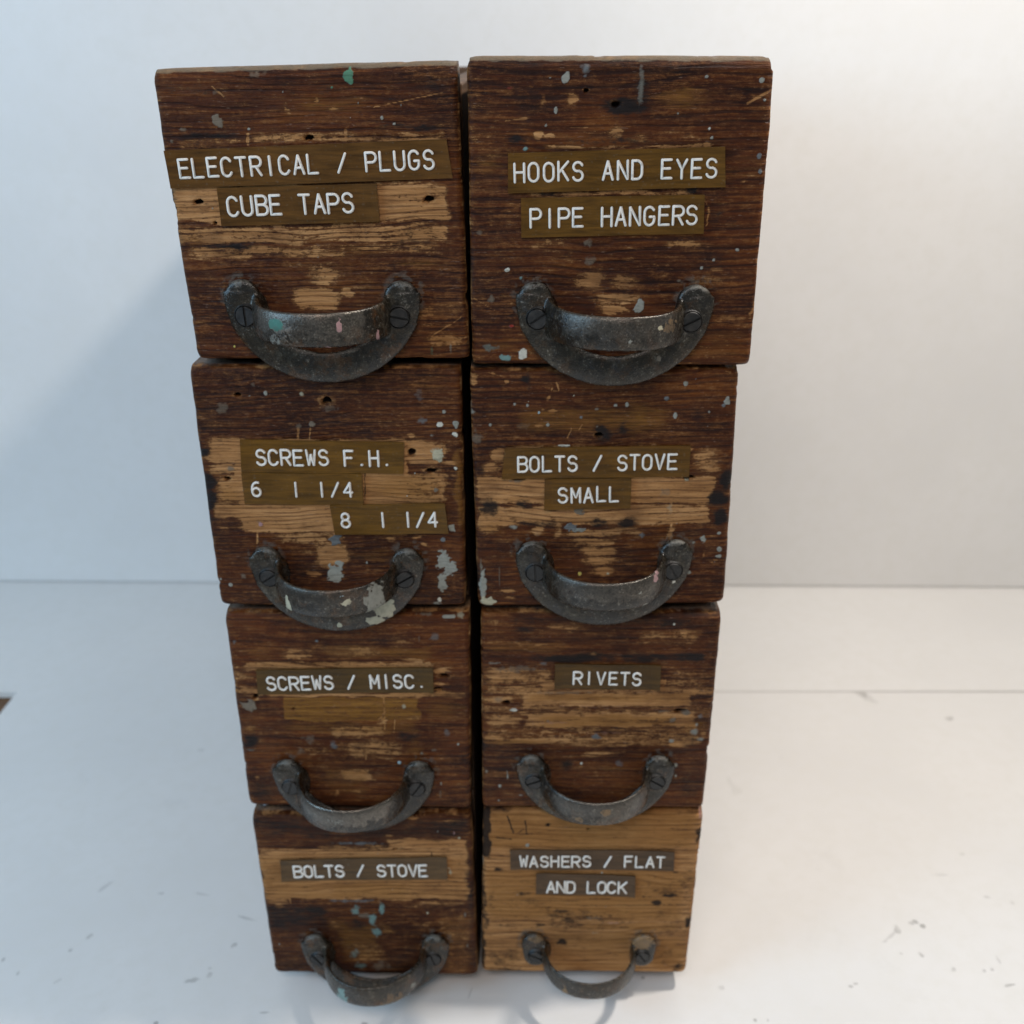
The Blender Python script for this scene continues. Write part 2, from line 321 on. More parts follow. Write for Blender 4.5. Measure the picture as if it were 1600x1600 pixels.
# ------------------------------------------------------------------ drawers
DRAWERS = {
  'L1': {
    'o': [-0.4993,0.0063,3.1062],
    'yaw': 0.0013,
    'q': [[-0.5111,0.9689],[0.4945,0.9862],[0.5115,0.0017],[-0.4917,0.0037]],
    'lab': [["ELECTRICAL / PLUGS",[[-0.5039,0.727],[0.4546,0.7576],[0.4716,0.6315],[-0.4986,0.6036]],[-0.4599,0.6376],[0.4088,0.6624],0.0595],["CUBE TAPS",[[-0.3388,0.604],[0.2106,0.6162],[0.2135,0.4892],[-0.339,0.477]],[-0.3084,0.5121],[0.1252,0.5213],0.0629]],
    'h': [-0.0067,0.2916,0.6975,-0.0144],
    'W': [[-0.5145,0.4851,0.4569,0.618,0.8],[-0.5102,0.4138,0.445,0.4793,0.66],[-0.4731,0.363,0.0989,0.4103,0.62],[0.0962,0.3743,0.4209,0.4156,0.5],[-0.215,0.7437,0.4555,0.782,0.6],[-0.4784,0.7322,-0.2127,0.7636,0.45],[-0.0684,0.2652,0.0708,0.3308,0.72],[-0.1177,0.1793,0.0471,0.2646,0.95],[0.043,0.2124,0.1029,0.2643,0.85],[-0.0903,0.1905,0.0124,0.25,0.95],[0.3538,0.0427,0.4997,0.0885,0.6],[0.305,0.1354,0.5105,0.21,0.5],[0.0216,0.8664,0.0411,0.8919,0.8],[0.0547,0.8468,0.112,0.8689,0.7],[-0.0849,0.8445,-0.0652,0.867,0.7],[-0.1741,0.3248,0.1388,0.3523,0.4]],
    'G': [[-0.0789,0.8347,0.2045,0.9035,0.5],[0.2398,0.3152,0.4338,0.3651,0.5],[-0.4922,0.3848,-0.3869,0.456,0.5],[0.0067,0.3603,0.2452,0.4094,0.5],[0.2994,0.0196,0.5006,0.1192,0.4]],
    'K': [[-0.4538,0.7553,-0.2245,0.7835,0.6],[0.2174,0.7804,0.4423,0.805,0.55],[-0.518,0.8897,0.4815,0.9395,0.35],[-0.4018,0.3988,-0.2229,0.4193,0.5],[0.2745,0.4093,0.4433,0.4297,0.5]],
    'P': [[0.137,0.9535,0.0192,0.0266,3.0,1.0],[-0.3148,0.8202,0.021,0.0262,8.0,0.75],[-0.3071,0.9073,0.018,0.0141,8.0,0.35],[-0.2093,0.7932,0.0063,0.0059,1.0,1.0],[0.2411,0.8246,0.007,0.0078,1.0,1.0],[0.2805,0.8061,0.0049,0.0052,1.0,1.0],[0.1643,0.8718,0.0042,0.0045,1.0,0.8],[-0.3487,0.0459,0.0061,0.007,7.0,1.0],[-0.4305,0.7948,0.0169,0.0092,8.0,0.5],[-0.475,0.7555,0.0099,0.0093,8.0,0.6],[0.0794,0.9204,0.0048,0.0045,3.0,0.8],[-0.1623,0.9633,0.0309,0.0158,8.0,0.45],[0.445,0.0345,0.0091,0.0313,1.0,0.35],[0.3761,0.027,0.0092,0.0313,3.0,0.3],[0.3484,0.2631,0.0163,0.0134,8.0,0.5],[0.3059,0.8643,0.0035,0.0032,1.0,0.7]],
    'H': [[-0.4157,0.5567,0.0173,0.0104],[0.3868,0.56,0.0194,0.0118],[-0.0113,0.7642,0.0169,0.0086],[-0.3634,0.4856,0.008,0.0057]],
    'S': [[0.3783,0.0814,0.4863,0.1498,5.0,1.0],[-0.3185,0.9265,-0.281,0.8943,5.0,1.0],[0.2154,0.8585,0.4458,0.9017,3.0,1.0],[0.1163,0.7876,0.1138,0.7547,12.0,1.0],[-0.2147,0.7768,-0.2185,0.7437,10.0,1.0]],
  },
  'R1': {
    'o': [0.5313,-0.0017,3.0847],
    'yaw': -0.0094,
    'q': [[-0.4999,1.0209],[0.5,1.0132],[0.5087,-0.0035],[-0.5076,0.0025]],
    'lab': [["HOOKS AND EYES",[[-0.3691,0.733],[0.3569,0.7499],[0.3684,0.62],[-0.3704,0.6032]],[-0.3473,0.64],[0.3342,0.652],0.0593],["PIPE HANGERS",[[-0.3262,0.5872],[0.2995,0.5957],[0.3049,0.4658],[-0.3253,0.4542]],[-0.2919,0.4895],[0.2791,0.4975],0.0607]],
    'h': [0.0058,0.2977,0.6959,-0.0194],
    'W': [[-0.28,0.7657,-0.2418,0.8114,0.95],[-0.2416,0.7786,-0.2069,0.7948,0.85],[-0.163,0.882,-0.1326,0.9137,0.75],[-0.332,0.8432,-0.2939,0.8539,0.8],[-0.2525,0.8762,-0.2356,0.9272,0.5],[-0.0462,0.7708,0.0218,0.8129,0.6],[0.0237,0.7638,0.106,0.7896,0.5],[-0.2484,0.7423,0.3161,0.7568,0.62],[-0.3119,0.5871,0.2701,0.6116,0.62],[0.3047,0.4693,0.3123,0.5943,0.75],[0.1821,0.4094,0.31,0.4445,0.65],[-0.3124,0.4005,-0.1528,0.4571,0.4],[-0.1275,0.2611,-0.034,0.3526,0.66],[-0.0243,0.2719,0.0987,0.3266,0.62],[-0.0747,0.22,0.0906,0.2605,0.7],[-0.0515,0.1846,0.0516,0.2174,0.95],[0.2478,0.2822,0.421,0.3183,0.5],[0.3396,0.3331,0.3889,0.3547,0.7],[0.4924,0.1698,0.5092,0.2296,0.9],[0.417,0.6279,0.444,0.6413,0.7],[0.0022,0.3633,0.096,0.3882,0.5],[0.33,0.155,0.4917,0.1773,0.45]],
    'G': [[0.1098,0.8545,0.3089,0.9485,0.55],[-0.4964,0.6531,-0.3746,0.7464,0.45],[0.1121,0.0247,0.495,0.1395,0.4],[0.3082,0.4693,0.4631,0.7414,0.3],[-0.4812,0.0255,-0.3057,0.1029,0.5]],
    'K': [[-0.0483,0.8426,0.1144,0.8993,0.85],[0.0343,0.8485,0.1095,1.0,0.55],[-0.3676,0.753,-0.3183,0.7922,0.7],[-0.1995,0.7586,0.1202,0.7829,0.5],[-0.4811,0.9982,-0.2024,1.0272,0.5],[0.2356,0.5981,0.2836,0.6218,0.9],[-0.2833,0.5939,-0.1837,0.6139,0.7],[-0.4117,0.6117,-0.3684,0.6659,0.55],[0.3073,0.4834,0.3654,0.5666,0.5]],
    'P': [[-0.1799,0.9665,0.0143,0.0208,1.0,1.0],[-0.1124,0.9942,0.0217,0.0219,2.0,0.65],[-0.1153,0.9705,0.0102,0.0075,2.0,0.6],[-0.2097,0.8676,0.0076,0.0148,1.0,0.9],[0.4622,0.9537,0.0101,0.0094,1.0,1.0],[0.2826,0.9656,0.0074,0.0063,1.0,0.7],[0.4756,0.7188,0.0097,0.012,2.0,0.8],[0.4837,0.668,0.0084,0.0094,2.0,0.7],[0.3029,0.8059,0.0062,0.0059,0.0,1.0],[0.3133,0.7765,0.0055,0.0059,1.0,1.0],[-0.3766,0.3414,0.0125,0.0102,0.0,1.0],[0.0941,0.2121,0.02,0.0263,1.0,1.0],[-0.3172,0.0331,0.0198,0.0251,0.0,0.9],[-0.3821,0.0214,0.032,0.0157,4.0,0.75],[-0.4348,0.0605,0.0456,0.0234,4.0,0.35],[0.308,0.3463,0.008,0.0094,1.0,0.8],[0.3491,0.3729,0.0065,0.0072,1.0,0.7],[0.4281,0.4085,0.0072,0.0064,1.0,0.8],[-0.3115,0.746,0.0112,0.0086,4.0,0.7],[-0.432,0.2359,0.0164,0.0202,8.0,0.5],[0.0714,0.9439,0.0163,0.0732,1.0,0.36],[0.478,0.8936,0.0055,0.0051,1.0,0.9],[-0.2304,0.9663,0.0048,0.0044,1.0,0.8],[-0.2418,0.8198,0.0049,0.0059,1.0,0.8],[-0.3604,0.9357,0.0206,0.0076,10.0,0.35],[-0.362,0.1398,0.0105,0.0061,10.0,0.8],[-0.3274,0.3134,0.0066,0.0066,4.0,0.7],[-0.0944,0.4355,0.0326,0.0214,8.0,0.5],[-0.0784,0.3708,0.0292,0.0218,8.0,0.45],[0.232,0.3006,0.0161,0.0088,8.0,0.6],[0.1957,0.8539,0.0041,0.0039,1.0,0.7],[-0.4717,0.4726,0.016,0.0142,8.0,0.4]],
    'H': [[-0.0083,0.8842,0.0165,0.0103],[-0.1082,0.9263,0.0082,0.0063]],
    'S': [[0.423,0.8831,0.4974,0.9251,9.0,1.0],[-0.521,0.2548,-0.4177,0.1946,2.0,1.0],[-0.3737,0.835,-0.3182,0.8392,3.0,1.0],[-0.1792,0.811,-0.1029,0.8131,4.0,1.0]],
  },
  'L2': {
    'o': [-0.5284,0.0038,2.0662],
    'yaw': -0.0047,
    'q': [[-0.5004,1.0121],[0.5069,1.0047],[0.4989,0.0029],[-0.5068,0.0002]],
    'lab': [["SCREWS F.H.",[[-0.3398,0.7246],[0.2854,0.7135],[0.2767,0.585],[-0.3485,0.5906]],[-0.2841,0.6234],[0.2322,0.6171],0.0608],["6  1 1/4",[[-0.3487,0.589],[0.1165,0.585],[0.1133,0.4544],[-0.3518,0.4582]],[-0.3153,0.492],[0.0739,0.4898],0.0578],["8  1 1/4",[[-0.0177,0.4528],[0.4323,0.4624],[0.4422,0.3311],[-0.0076,0.325]],[0.0235,0.3573],[0.3983,0.3632],0.06]],
    'h': [-0.0085,0.2729,0.6917,-0.0103],
    'W': [[-0.475,0.6251,-0.3311,0.7268,0.95],[-0.4739,0.5791,-0.3395,0.625,0.85],[-0.472,0.4542,-0.3341,0.579,0.78],[-0.3818,0.3262,0.291,0.7261,0.9],[0.2748,0.6171,0.4379,0.7223,0.9],[0.4342,0.617,0.4987,0.6473,0.7],[0.1111,0.4544,0.4402,0.5865,0.62],[-0.4771,0.3866,-0.0045,0.4544,0.82],[-0.3515,0.3343,0.0049,0.3909,0.68],[-0.2624,0.2734,0.0374,0.3387,0.62],[-0.0906,0.1702,0.0365,0.2778,1.0],[-0.2013,0.2199,-0.0776,0.2777,0.45],[-0.1431,0.1264,-0.0738,0.1493,0.8],[0.2912,0.7299,0.3342,0.7521,0.7],[0.2841,0.3042,0.3213,0.3188,0.8],[0.3195,0.2782,0.3495,0.2945,0.8],[0.1956,0.2943,0.2258,0.3106,0.7]],
    'G': [[0.1333,0.4623,0.4399,0.5788,0.7],[-0.4704,0.4384,-0.3287,0.5326,0.6],[0.4681,0.3432,0.5103,0.6849,0.7],[0.1419,0.9052,0.4884,0.9965,0.35],[0.0192,0.1954,0.3775,0.2619,0.45]],
    'K': [[-0.5148,0.6479,-0.4671,0.6857,0.9],[-0.5202,0.5014,-0.455,0.5868,1.0],[-0.5225,0.4304,-0.4577,0.5092,1.0],[-0.5519,0.3745,-0.4798,0.4225,0.5],[-0.4047,0.7306,-0.2083,0.8554,0.35]],
    'P': [[0.4247,0.7814,0.0167,0.0132,0.0,0.9],[0.4839,0.785,0.0125,0.0176,1.0,0.9],[0.4805,0.743,0.0126,0.0104,0.0,0.9],[0.3895,0.7387,0.014,0.0089,1.0,0.6],[0.4096,0.6609,0.0254,0.0348,5.0,0.75],[0.4538,0.3512,0.016,0.0209,1.0,1.0],[0.4158,0.2043,0.031,0.0458,1.0,1.0],[0.4406,0.1711,0.0356,0.0335,1.0,1.0],[0.4085,0.104,0.0209,0.0467,1.0,1.0],[-0.0097,0.2982,0.0264,0.0261,2.0,0.9],[-0.023,0.1494,0.0343,0.0489,1.0,1.0],[-0.0034,0.1912,0.0267,0.0183,1.0,0.9],[0.4192,0.2987,0.011,0.0114,2.0,0.9],[0.3983,0.5132,0.0107,0.0109,8.0,0.9],[0.4776,0.6033,0.0071,0.0076,0.0,1.0],[-0.2235,0.9073,0.0097,0.0115,1.0,0.8],[-0.0891,0.9042,0.011,0.0115,5.0,0.65],[-0.0617,0.7857,0.0154,0.0147,8.0,0.8],[-0.3908,0.6021,0.02,0.0138,8.0,0.6],[-0.3018,0.365,0.0088,0.0097,6.0,0.9],[0.3945,0.0273,0.0105,0.012,0.0,1.0],[0.3825,0.0084,0.0256,0.0155,1.0,0.55],[0.357,0.7925,0.0292,0.0235,2.0,0.5],[0.3479,0.8976,0.0275,0.0432,2.0,0.28],[0.4418,0.8325,0.0083,0.0087,1.0,0.8],[-0.4924,0.1207,0.0068,0.0076,1.0,1.0],[-0.4544,0.0936,0.0098,0.0111,1.0,0.9],[-0.268,0.9417,0.0138,0.0114,8.0,0.4],[-0.1117,0.7748,0.0154,0.0103,8.0,0.4],[0.1083,0.1955,0.0059,0.0067,1.0,0.8],[-0.3969,0.8484,0.0348,0.0292,8.0,0.4],[0.0132,0.8477,0.0485,0.0218,8.0,0.35],[-0.3967,0.136,0.0225,0.0186,8.0,0.5],[-0.505,0.7456,0.0056,0.0089,1.0,0.6]],
    'H': [[-0.3294,0.9003,0.0138,0.0079],[0.0031,0.8767,0.0207,0.0144],[0.3106,0.6685,0.0169,0.0136],[0.3872,0.5941,0.027,0.0092],[-0.4081,0.5605,0.0158,0.0077]],
    'S': [[-0.3205,0.4464,-0.3317,0.3465,7.0,1.0],[-0.3125,0.3546,-0.3265,0.2815,8.0,1.0],[-0.3501,0.4226,-0.3555,0.3505,5.0,1.0],[0.1538,0.5789,0.146,0.4584,6.0,1.0],[-0.1135,0.7711,-0.1182,0.7213,8.0,1.0],[-0.0704,0.7673,-0.0745,0.7213,5.0,1.0],[0.1273,0.5866,0.1183,0.4544,4.0,-1.0],[-0.467,0.3504,-0.2173,0.3546,4.0,1.0],[-0.3863,0.3505,-0.3322,0.3747,4.0,1.0]],
  },
  'R2': {
    'o': [0.5172,0.0098,2.0655],
    'yaw': 0.0157,
    'q': [[-0.5036,0.9978],[0.4892,0.9967],[0.5095,0.0062],[-0.492,-0.0028]],
    'lab': [["BOLTS / STOVE",[[-0.3786,0.688],[0.329,0.6931],[0.3301,0.5658],[-0.3913,0.5629]],[-0.3272,0.593],[0.2799,0.5992],0.0599],["SMALL",[[-0.2258,0.5599],[0.108,0.5624],[0.1095,0.4355],[-0.2273,0.4305]],[-0.17,0.4615],[0.0616,0.4673],0.0601]],
    'h': [0.0115,0.3007,0.6953,0.007],
    'W': [[-0.4342,0.6319,-0.3772,0.688,0.8],[-0.4706,0.5789,-0.3777,0.639,0.72],[-0.4877,0.447,0.4376,0.571,0.85],[-0.3786,0.5628,0.3304,0.6931,0.8],[0.3347,0.5719,0.4429,0.6884,0.75],[-0.4897,0.3556,0.4184,0.443,0.78],[-0.4905,0.3193,-0.4092,0.3988,0.8],[-0.2792,0.3094,-0.2212,0.3732,0.7],[-0.1916,0.3005,-0.1632,0.3687,0.7],[-0.1479,0.3082,0.171,0.3498,0.62],[-0.1254,0.2673,0.0636,0.3063,0.75],[-0.0879,0.2177,0.0723,0.2656,0.8],[-0.0723,0.1762,0.0667,0.2164,0.8],[-0.0419,0.1383,0.0608,0.175,0.85],[0.2645,0.3005,0.2909,0.3487,0.75],[-0.5043,0.9334,-0.4727,0.9756,0.85],[-0.4693,0.972,-0.3604,0.9816,0.6],[-0.3744,0.9465,-0.3504,0.9639,0.9],[-0.2376,0.8342,-0.217,0.8485,0.9],[-0.2099,0.8231,-0.1824,0.841,0.9],[-0.2171,0.8738,-0.2035,0.8952,0.8],[-0.2105,0.9095,-0.2038,0.9237,0.8],[-0.2478,0.7942,-0.234,0.805,0.8],[-0.2651,0.7686,-0.2408,0.7831,0.8],[-0.3952,0.0569,-0.3465,0.0735,0.8],[-0.3844,0.0226,-0.3392,0.0436,0.8],[0.3981,0.2134,0.4105,0.2462,0.6]],
    'G': [[-0.3348,0.7434,0.2512,0.8553,0.6],[0.0282,0.7255,0.2293,0.8771,0.6],[0.1099,0.9424,0.3453,0.9897,0.3],[-0.4907,0.3112,-0.3661,0.3745,0.5],[0.0761,0.1582,0.2189,0.2643,0.35],[0.2926,0.2555,0.3903,0.3277,0.4]],
    'K': [[0.4499,0.5014,0.5067,0.5934,1.0],[0.4187,0.4391,0.4857,0.5011,1.0],[0.4361,0.3474,0.4955,0.4226,1.0],[-0.4851,0.3995,-0.4081,0.4777,0.75],[-0.344,0.426,-0.2648,0.4647,0.6],[-0.3737,0.3425,-0.1489,0.3806,0.55],[-0.0409,0.6963,0.0263,0.7845,0.65],[0.0422,0.7254,0.102,0.7985,0.5],[-0.0466,0.3396,0.0244,0.395,0.6],[0.0625,0.3387,0.1546,0.3939,0.55],[-0.3063,0.9246,-0.2721,0.9809,0.7],[0.3923,0.6096,0.4513,0.6696,0.55],[-0.4993,0.5638,-0.4341,0.6395,0.5]],
    'P': [[0.2957,0.9358,0.0096,0.0099,1.0,1.0],[0.4568,0.8658,0.0151,0.0195,1.0,1.0],[0.4443,0.8501,0.0096,0.0087,2.0,0.8],[0.264,0.8117,0.0083,0.0146,1.0,1.0],[-0.3395,0.8618,0.0062,0.0065,1.0,1.0],[-0.2914,0.8564,0.0055,0.0065,1.0,1.0],[-0.2479,0.827,0.0062,0.0065,9.0,1.0],[-0.4317,0.7811,0.0062,0.0073,1.0,1.0],[-0.2144,0.7792,0.0062,0.0081,1.0,1.0],[-0.0886,0.8074,0.0069,0.0073,2.0,0.9],[0.0392,0.8535,0.0096,0.0087,1.0,0.8],[0.0811,0.8568,0.0076,0.0116,1.0,0.7],[-0.0307,0.8397,0.009,0.0058,8.0,1.0],[0.2292,0.8793,0.0117,0.0101,2.0,0.9],[-0.1195,0.3523,0.0349,0.0177,2.0,1.0],[-0.0902,0.34,0.0276,0.0129,1.0,0.9],[-0.1529,0.6943,0.028,0.0052,0.0,1.0],[-0.0827,0.1429,0.0082,0.0092,7.0,1.0],[0.4673,0.319,0.0109,0.0081,1.0,0.9],[0.4058,0.2936,0.0131,0.0244,1.0,0.9],[0.4726,0.2498,0.0117,0.0148,1.0,0.9],[0.4751,0.2169,0.0147,0.0099,1.0,0.9],[0.3581,0.1473,0.0119,0.0109,1.0,0.8],[0.368,0.2793,0.0073,0.0082,1.0,0.7],[0.391,0.8252,0.0055,0.0058,1.0,0.7],[-0.4958,0.8313,0.0124,0.016,1.0,0.6],[-0.5023,0.8762,0.0062,0.0434,8.0,0.5],[-0.4729,0.1043,0.0164,0.0766,1.0,0.75],[-0.4788,0.1798,0.0074,0.0502,8.0,0.6],[-0.4558,0.0173,0.0375,0.0241,5.0,1.0],[-0.4054,0.1374,0.0045,0.0846,8.0,0.5],[-0.0917,0.4198,0.0288,0.0198,8.0,0.8],[-0.3445,0.3543,0.0218,0.0113,1.0,0.6],[0.1619,0.3095,0.0146,0.0178,2.0,0.6],[0.3252,0.5528,0.0114,0.0093,5.0,1.0],[-0.336,0.5508,0.0285,0.0108,8.0,0.6],[-0.4815,0.7299,0.0279,0.0447,8.0,0.45],[0.243,0.4954,0.0286,0.0352,8.0,0.35],[0.268,0.4325,0.0187,0.0396,5.0,0.3],[0.0322,0.1419,0.0089,0.0067,5.0,0.7],[-0.3068,0.7727,0.0417,0.0221,8.0,0.25]],
    'H': [[-0.0209,0.7355,0.014,0.0096],[-0.3253,0.5585,0.0284,0.0062],[0.3391,0.5581,0.0242,0.01]],
    'S': [[0.2654,0.5418,0.2788,0.3044,7.0,1.0],[0.2342,0.5266,0.2375,0.4642,4.0,1.0],[-0.126,0.7638,-0.1394,0.7269,6.0,1.0],[-0.0846,0.7781,-0.0981,0.7562,5.0,1.0],[-0.1835,0.9449,-0.1729,0.9163,5.0,1.0]],
  },
  'L3': {
    'o': [-0.5264,0.0002,1.0236],
    'yaw': -0.0055,
    'q': [[-0.4994,1.0054],[0.512,1.0118],[0.4921,-0.0034],[-0.5078,0.0062]],
    'lab': [["SCREWS / MISC.",[[-0.3948,0.7334],[0.3539,0.7503],[0.3525,0.6272],[-0.4004,0.612]],[-0.3547,0.6345],[0.3192,0.6517],0.0637]],
    'h': [-0.0183,0.2732,0.709,-0.0076],
    'W': [[-0.4544,0.7247,0.3668,0.7745,0.72],[-0.2848,0.7757,-0.1518,0.8341,0.62],[-0.1271,0.793,0.1593,0.8518,0.58],[0.2322,0.7681,0.3323,0.7934,0.9],[0.35,0.7076,0.419,0.7498,0.75],[0.3512,0.6485,0.4127,0.67,0.65],[-0.4023,0.6146,0.3586,0.7453,0.85],[-0.3975,0.5923,0.4899,0.6254,0.8],[-0.5097,0.6823,-0.3919,0.7082,0.6],[-0.5046,0.6054,-0.3958,0.6403,0.65],[-0.5117,0.7244,-0.4158,0.7501,0.5],[-0.1113,0.3797,0.1357,0.4524,0.6],[-0.0533,0.2715,0.2049,0.3818,0.55],[-0.2832,0.279,-0.0914,0.3529,0.4],[-0.2046,0.243,0.0366,0.2813,0.35],[-0.089,0.1466,0.0581,0.2127,0.8],[-0.1226,0.0568,-0.0772,0.1044,0.7],[-0.0756,0.0761,0.0398,0.1054,0.45],[-0.4708,0.1342,-0.437,0.1672,0.6],[-0.4915,0.4085,-0.4344,0.4577,0.6],[-0.2665,0.8172,-0.0517,0.851,0.45],[0.2019,0.8602,0.2659,0.8767,0.5],[-0.5129,0.5968,-0.478,0.7665,0.5],[-0.235,0.3967,-0.085,0.4333,0.3],[0.0499,0.2586,0.1701,0.2823,0.5],[0.0986,0.4433,0.145,0.4876,0.7],[0.2096,0.4705,0.3126,0.4974,0.5],[-0.4671,1.0307,-0.0363,1.0439,0.4]],
    'G': [[-0.3048,0.4717,0.2806,0.5908,1.0],[-0.3087,0.3963,0.2824,0.4709,0.55],[-0.1278,0.7847,0.3699,0.8527,0.6],[-0.2243,0.5117,-0.0717,0.5992,0.3],[-0.4851,0.7664,-0.2599,0.8828,0.4],[0.282,0.4621,0.4893,0.6023,0.5],[-0.1605,0.0565,0.049,0.2448,0.5],[0.1997,0.2825,0.3077,0.3824,0.5],[-0.4921,0.404,-0.4281,0.4489,0.6]],
    'K': [[-0.509,0.3229,-0.4257,0.4044,0.75],[0.1741,0.3547,0.2804,0.4268,0.55],[-0.0536,0.8263,0.1593,0.8518,0.3],[0.0071,0.8838,0.0944,0.9327,0.5],[0.4187,0.6361,0.5064,0.7126,0.4],[0.3411,0.3017,0.4241,0.3564,0.4],[-0.5006,0.0058,-0.3787,0.149,0.4]],
    'P': [[0.1832,0.2504,0.0104,0.011,9.0,1.0],[-0.1272,0.8735,0.0091,0.0082,2.0,0.8],[0.3659,0.895,0.0265,0.0227,2.0,0.45],[-0.473,0.8672,0.0155,0.0147,2.0,0.55],[-0.4495,0.5496,0.0349,0.0314,8.0,0.95],[0.4236,0.9915,0.038,0.008,1.0,0.85],[0.3272,0.9991,0.0484,0.0079,8.0,0.6],[0.4722,0.998,0.0276,0.0175,5.0,0.45],[-0.0995,0.3438,0.0222,0.0362,2.0,0.5],[-0.208,0.3701,0.0443,0.036,8.0,0.4],[0.2209,0.5491,0.013,0.0174,5.0,0.5],[0.4002,0.4098,0.019,0.0267,2.0,0.4],[0.4475,0.352,0.0059,0.0072,1.0,0.9],[0.3419,0.3198,0.0295,0.0145,8.0,0.5],[0.3646,0.1361,0.0045,0.0112,1.0,0.7],[0.3588,0.0797,0.009,0.0379,8.0,0.4],[0.2857,0.3013,0.0074,0.0073,8.0,0.7],[-0.2508,0.3066,0.0297,0.0456,8.0,0.35],[0.3012,0.885,0.007,0.0326,8.0,0.4],[-0.4654,0.3142,0.0372,0.0109,4.0,0.3]],
    'H': [[-0.4155,0.5939,0.0123,0.0147],[0.401,0.702,0.0228,0.0118],[0.3701,0.6358,0.0243,0.0085],[-0.2566,0.5307,0.0065,0.0052]],
    'S': [[0.1363,0.6089,0.1305,0.4258,7.0,1.0],[0.1773,0.479,0.1697,0.4083,4.0,1.0],[-0.2697,0.4939,-0.2257,0.4959,4.0,-1.0],[0.1398,0.5225,0.1081,0.4786,8.0,1.0],[0.0415,0.2995,0.0353,0.2631,4.0,1.0]],
  },
  'R3': {
    'o': [0.5218,-0.0021,1.0266],
    'yaw': -0.0057,
    'q': [[-0.4865,1.0099],[0.4965,1.0012],[0.49,0.0035],[-0.5013,-0.0016]],
    'lab': [["RIVETS",[[-0.1819,0.7632],[0.26,0.7595],[0.2614,0.6389],[-0.1829,0.6433]],[-0.1029,0.6674],[0.1773,0.663],0.0596]],
    'h': [-0.0011,0.3033,0.6839,0.0005],
    'W': [[-0.4895,0.6442,-0.1838,0.7424,0.6],[-0.4905,0.5972,0.4976,0.6537,0.62],[-0.3186,0.5465,0.4014,0.6108,0.85],[-0.477,0.5499,-0.3757,0.6021,0.85],[-0.4853,0.4934,0.5051,0.5514,0.5],[-0.3045,0.4374,0.4218,0.5163,0.78],[-0.4863,0.4406,-0.3116,0.4944,0.66],[-0.4875,0.3785,0.4916,0.4426,0.5],[-0.4956,0.3381,0.1326,0.3871,0.68],[0.0834,0.3377,0.4583,0.4027,0.62],[-0.0634,0.3635,-0.0056,0.3862,0.75],[-0.227,0.9102,-0.0685,0.959,0.6],[0.1496,0.851,0.4221,0.9288,0.5],[-0.4836,0.9414,-0.3724,0.9698,0.6],[-0.4784,0.8483,-0.199,0.8739,0.45],[-0.058,0.7927,0.0114,0.8136,0.6],[0.2231,0.7693,0.2638,0.7942,0.6],[0.2722,0.6355,0.4831,0.754,0.45],[-0.2541,0.6242,0.2977,0.6863,0.75],[-0.0912,0.2822,0.1355,0.311,0.5],[-0.0972,0.1999,0.0424,0.2377,0.5],[0.0586,0.1919,0.1464,0.2201,0.4],[-0.2094,0.3356,-0.166,0.3896,0.3],[-0.4824,0.9996,-0.3651,1.0174,0.7],[0.4515,0.9981,0.4949,1.0125,0.7],[-0.4945,0.0184,-0.2678,0.0584,0.25]],
    'G': [[-0.4791,0.8155,-0.1294,0.8742,0.5],[-0.3114,0.5638,0.4085,0.6108,0.6],[-0.2536,0.4333,0.3435,0.5072,0.7],[-0.4957,0.3336,-0.1951,0.3805,0.6],[0.3159,0.3572,0.4934,0.5168,0.5],[-0.0897,0.1907,0.1748,0.2478,0.4],[-0.484,0.5628,-0.3112,0.6324,0.3]],
    'K': [[-0.3108,0.7668,0.0812,0.818,0.65],[0.0831,0.7645,0.4438,0.8156,0.7],[-0.4904,0.9454,0.4864,0.9888,0.45],[-0.373,0.9056,-0.2549,0.9463,0.5],[0.3586,0.2492,0.4853,0.4293,0.35],[-0.1639,0.1901,-0.0912,0.2822,0.7],[0.1015,0.2381,0.2026,0.2844,0.4],[-0.5016,0.0374,-0.327,0.2805,0.35],[0.3717,0.026,0.4809,0.2864,0.45],[-0.2408,0.8819,0.0088,0.9071,0.4]],
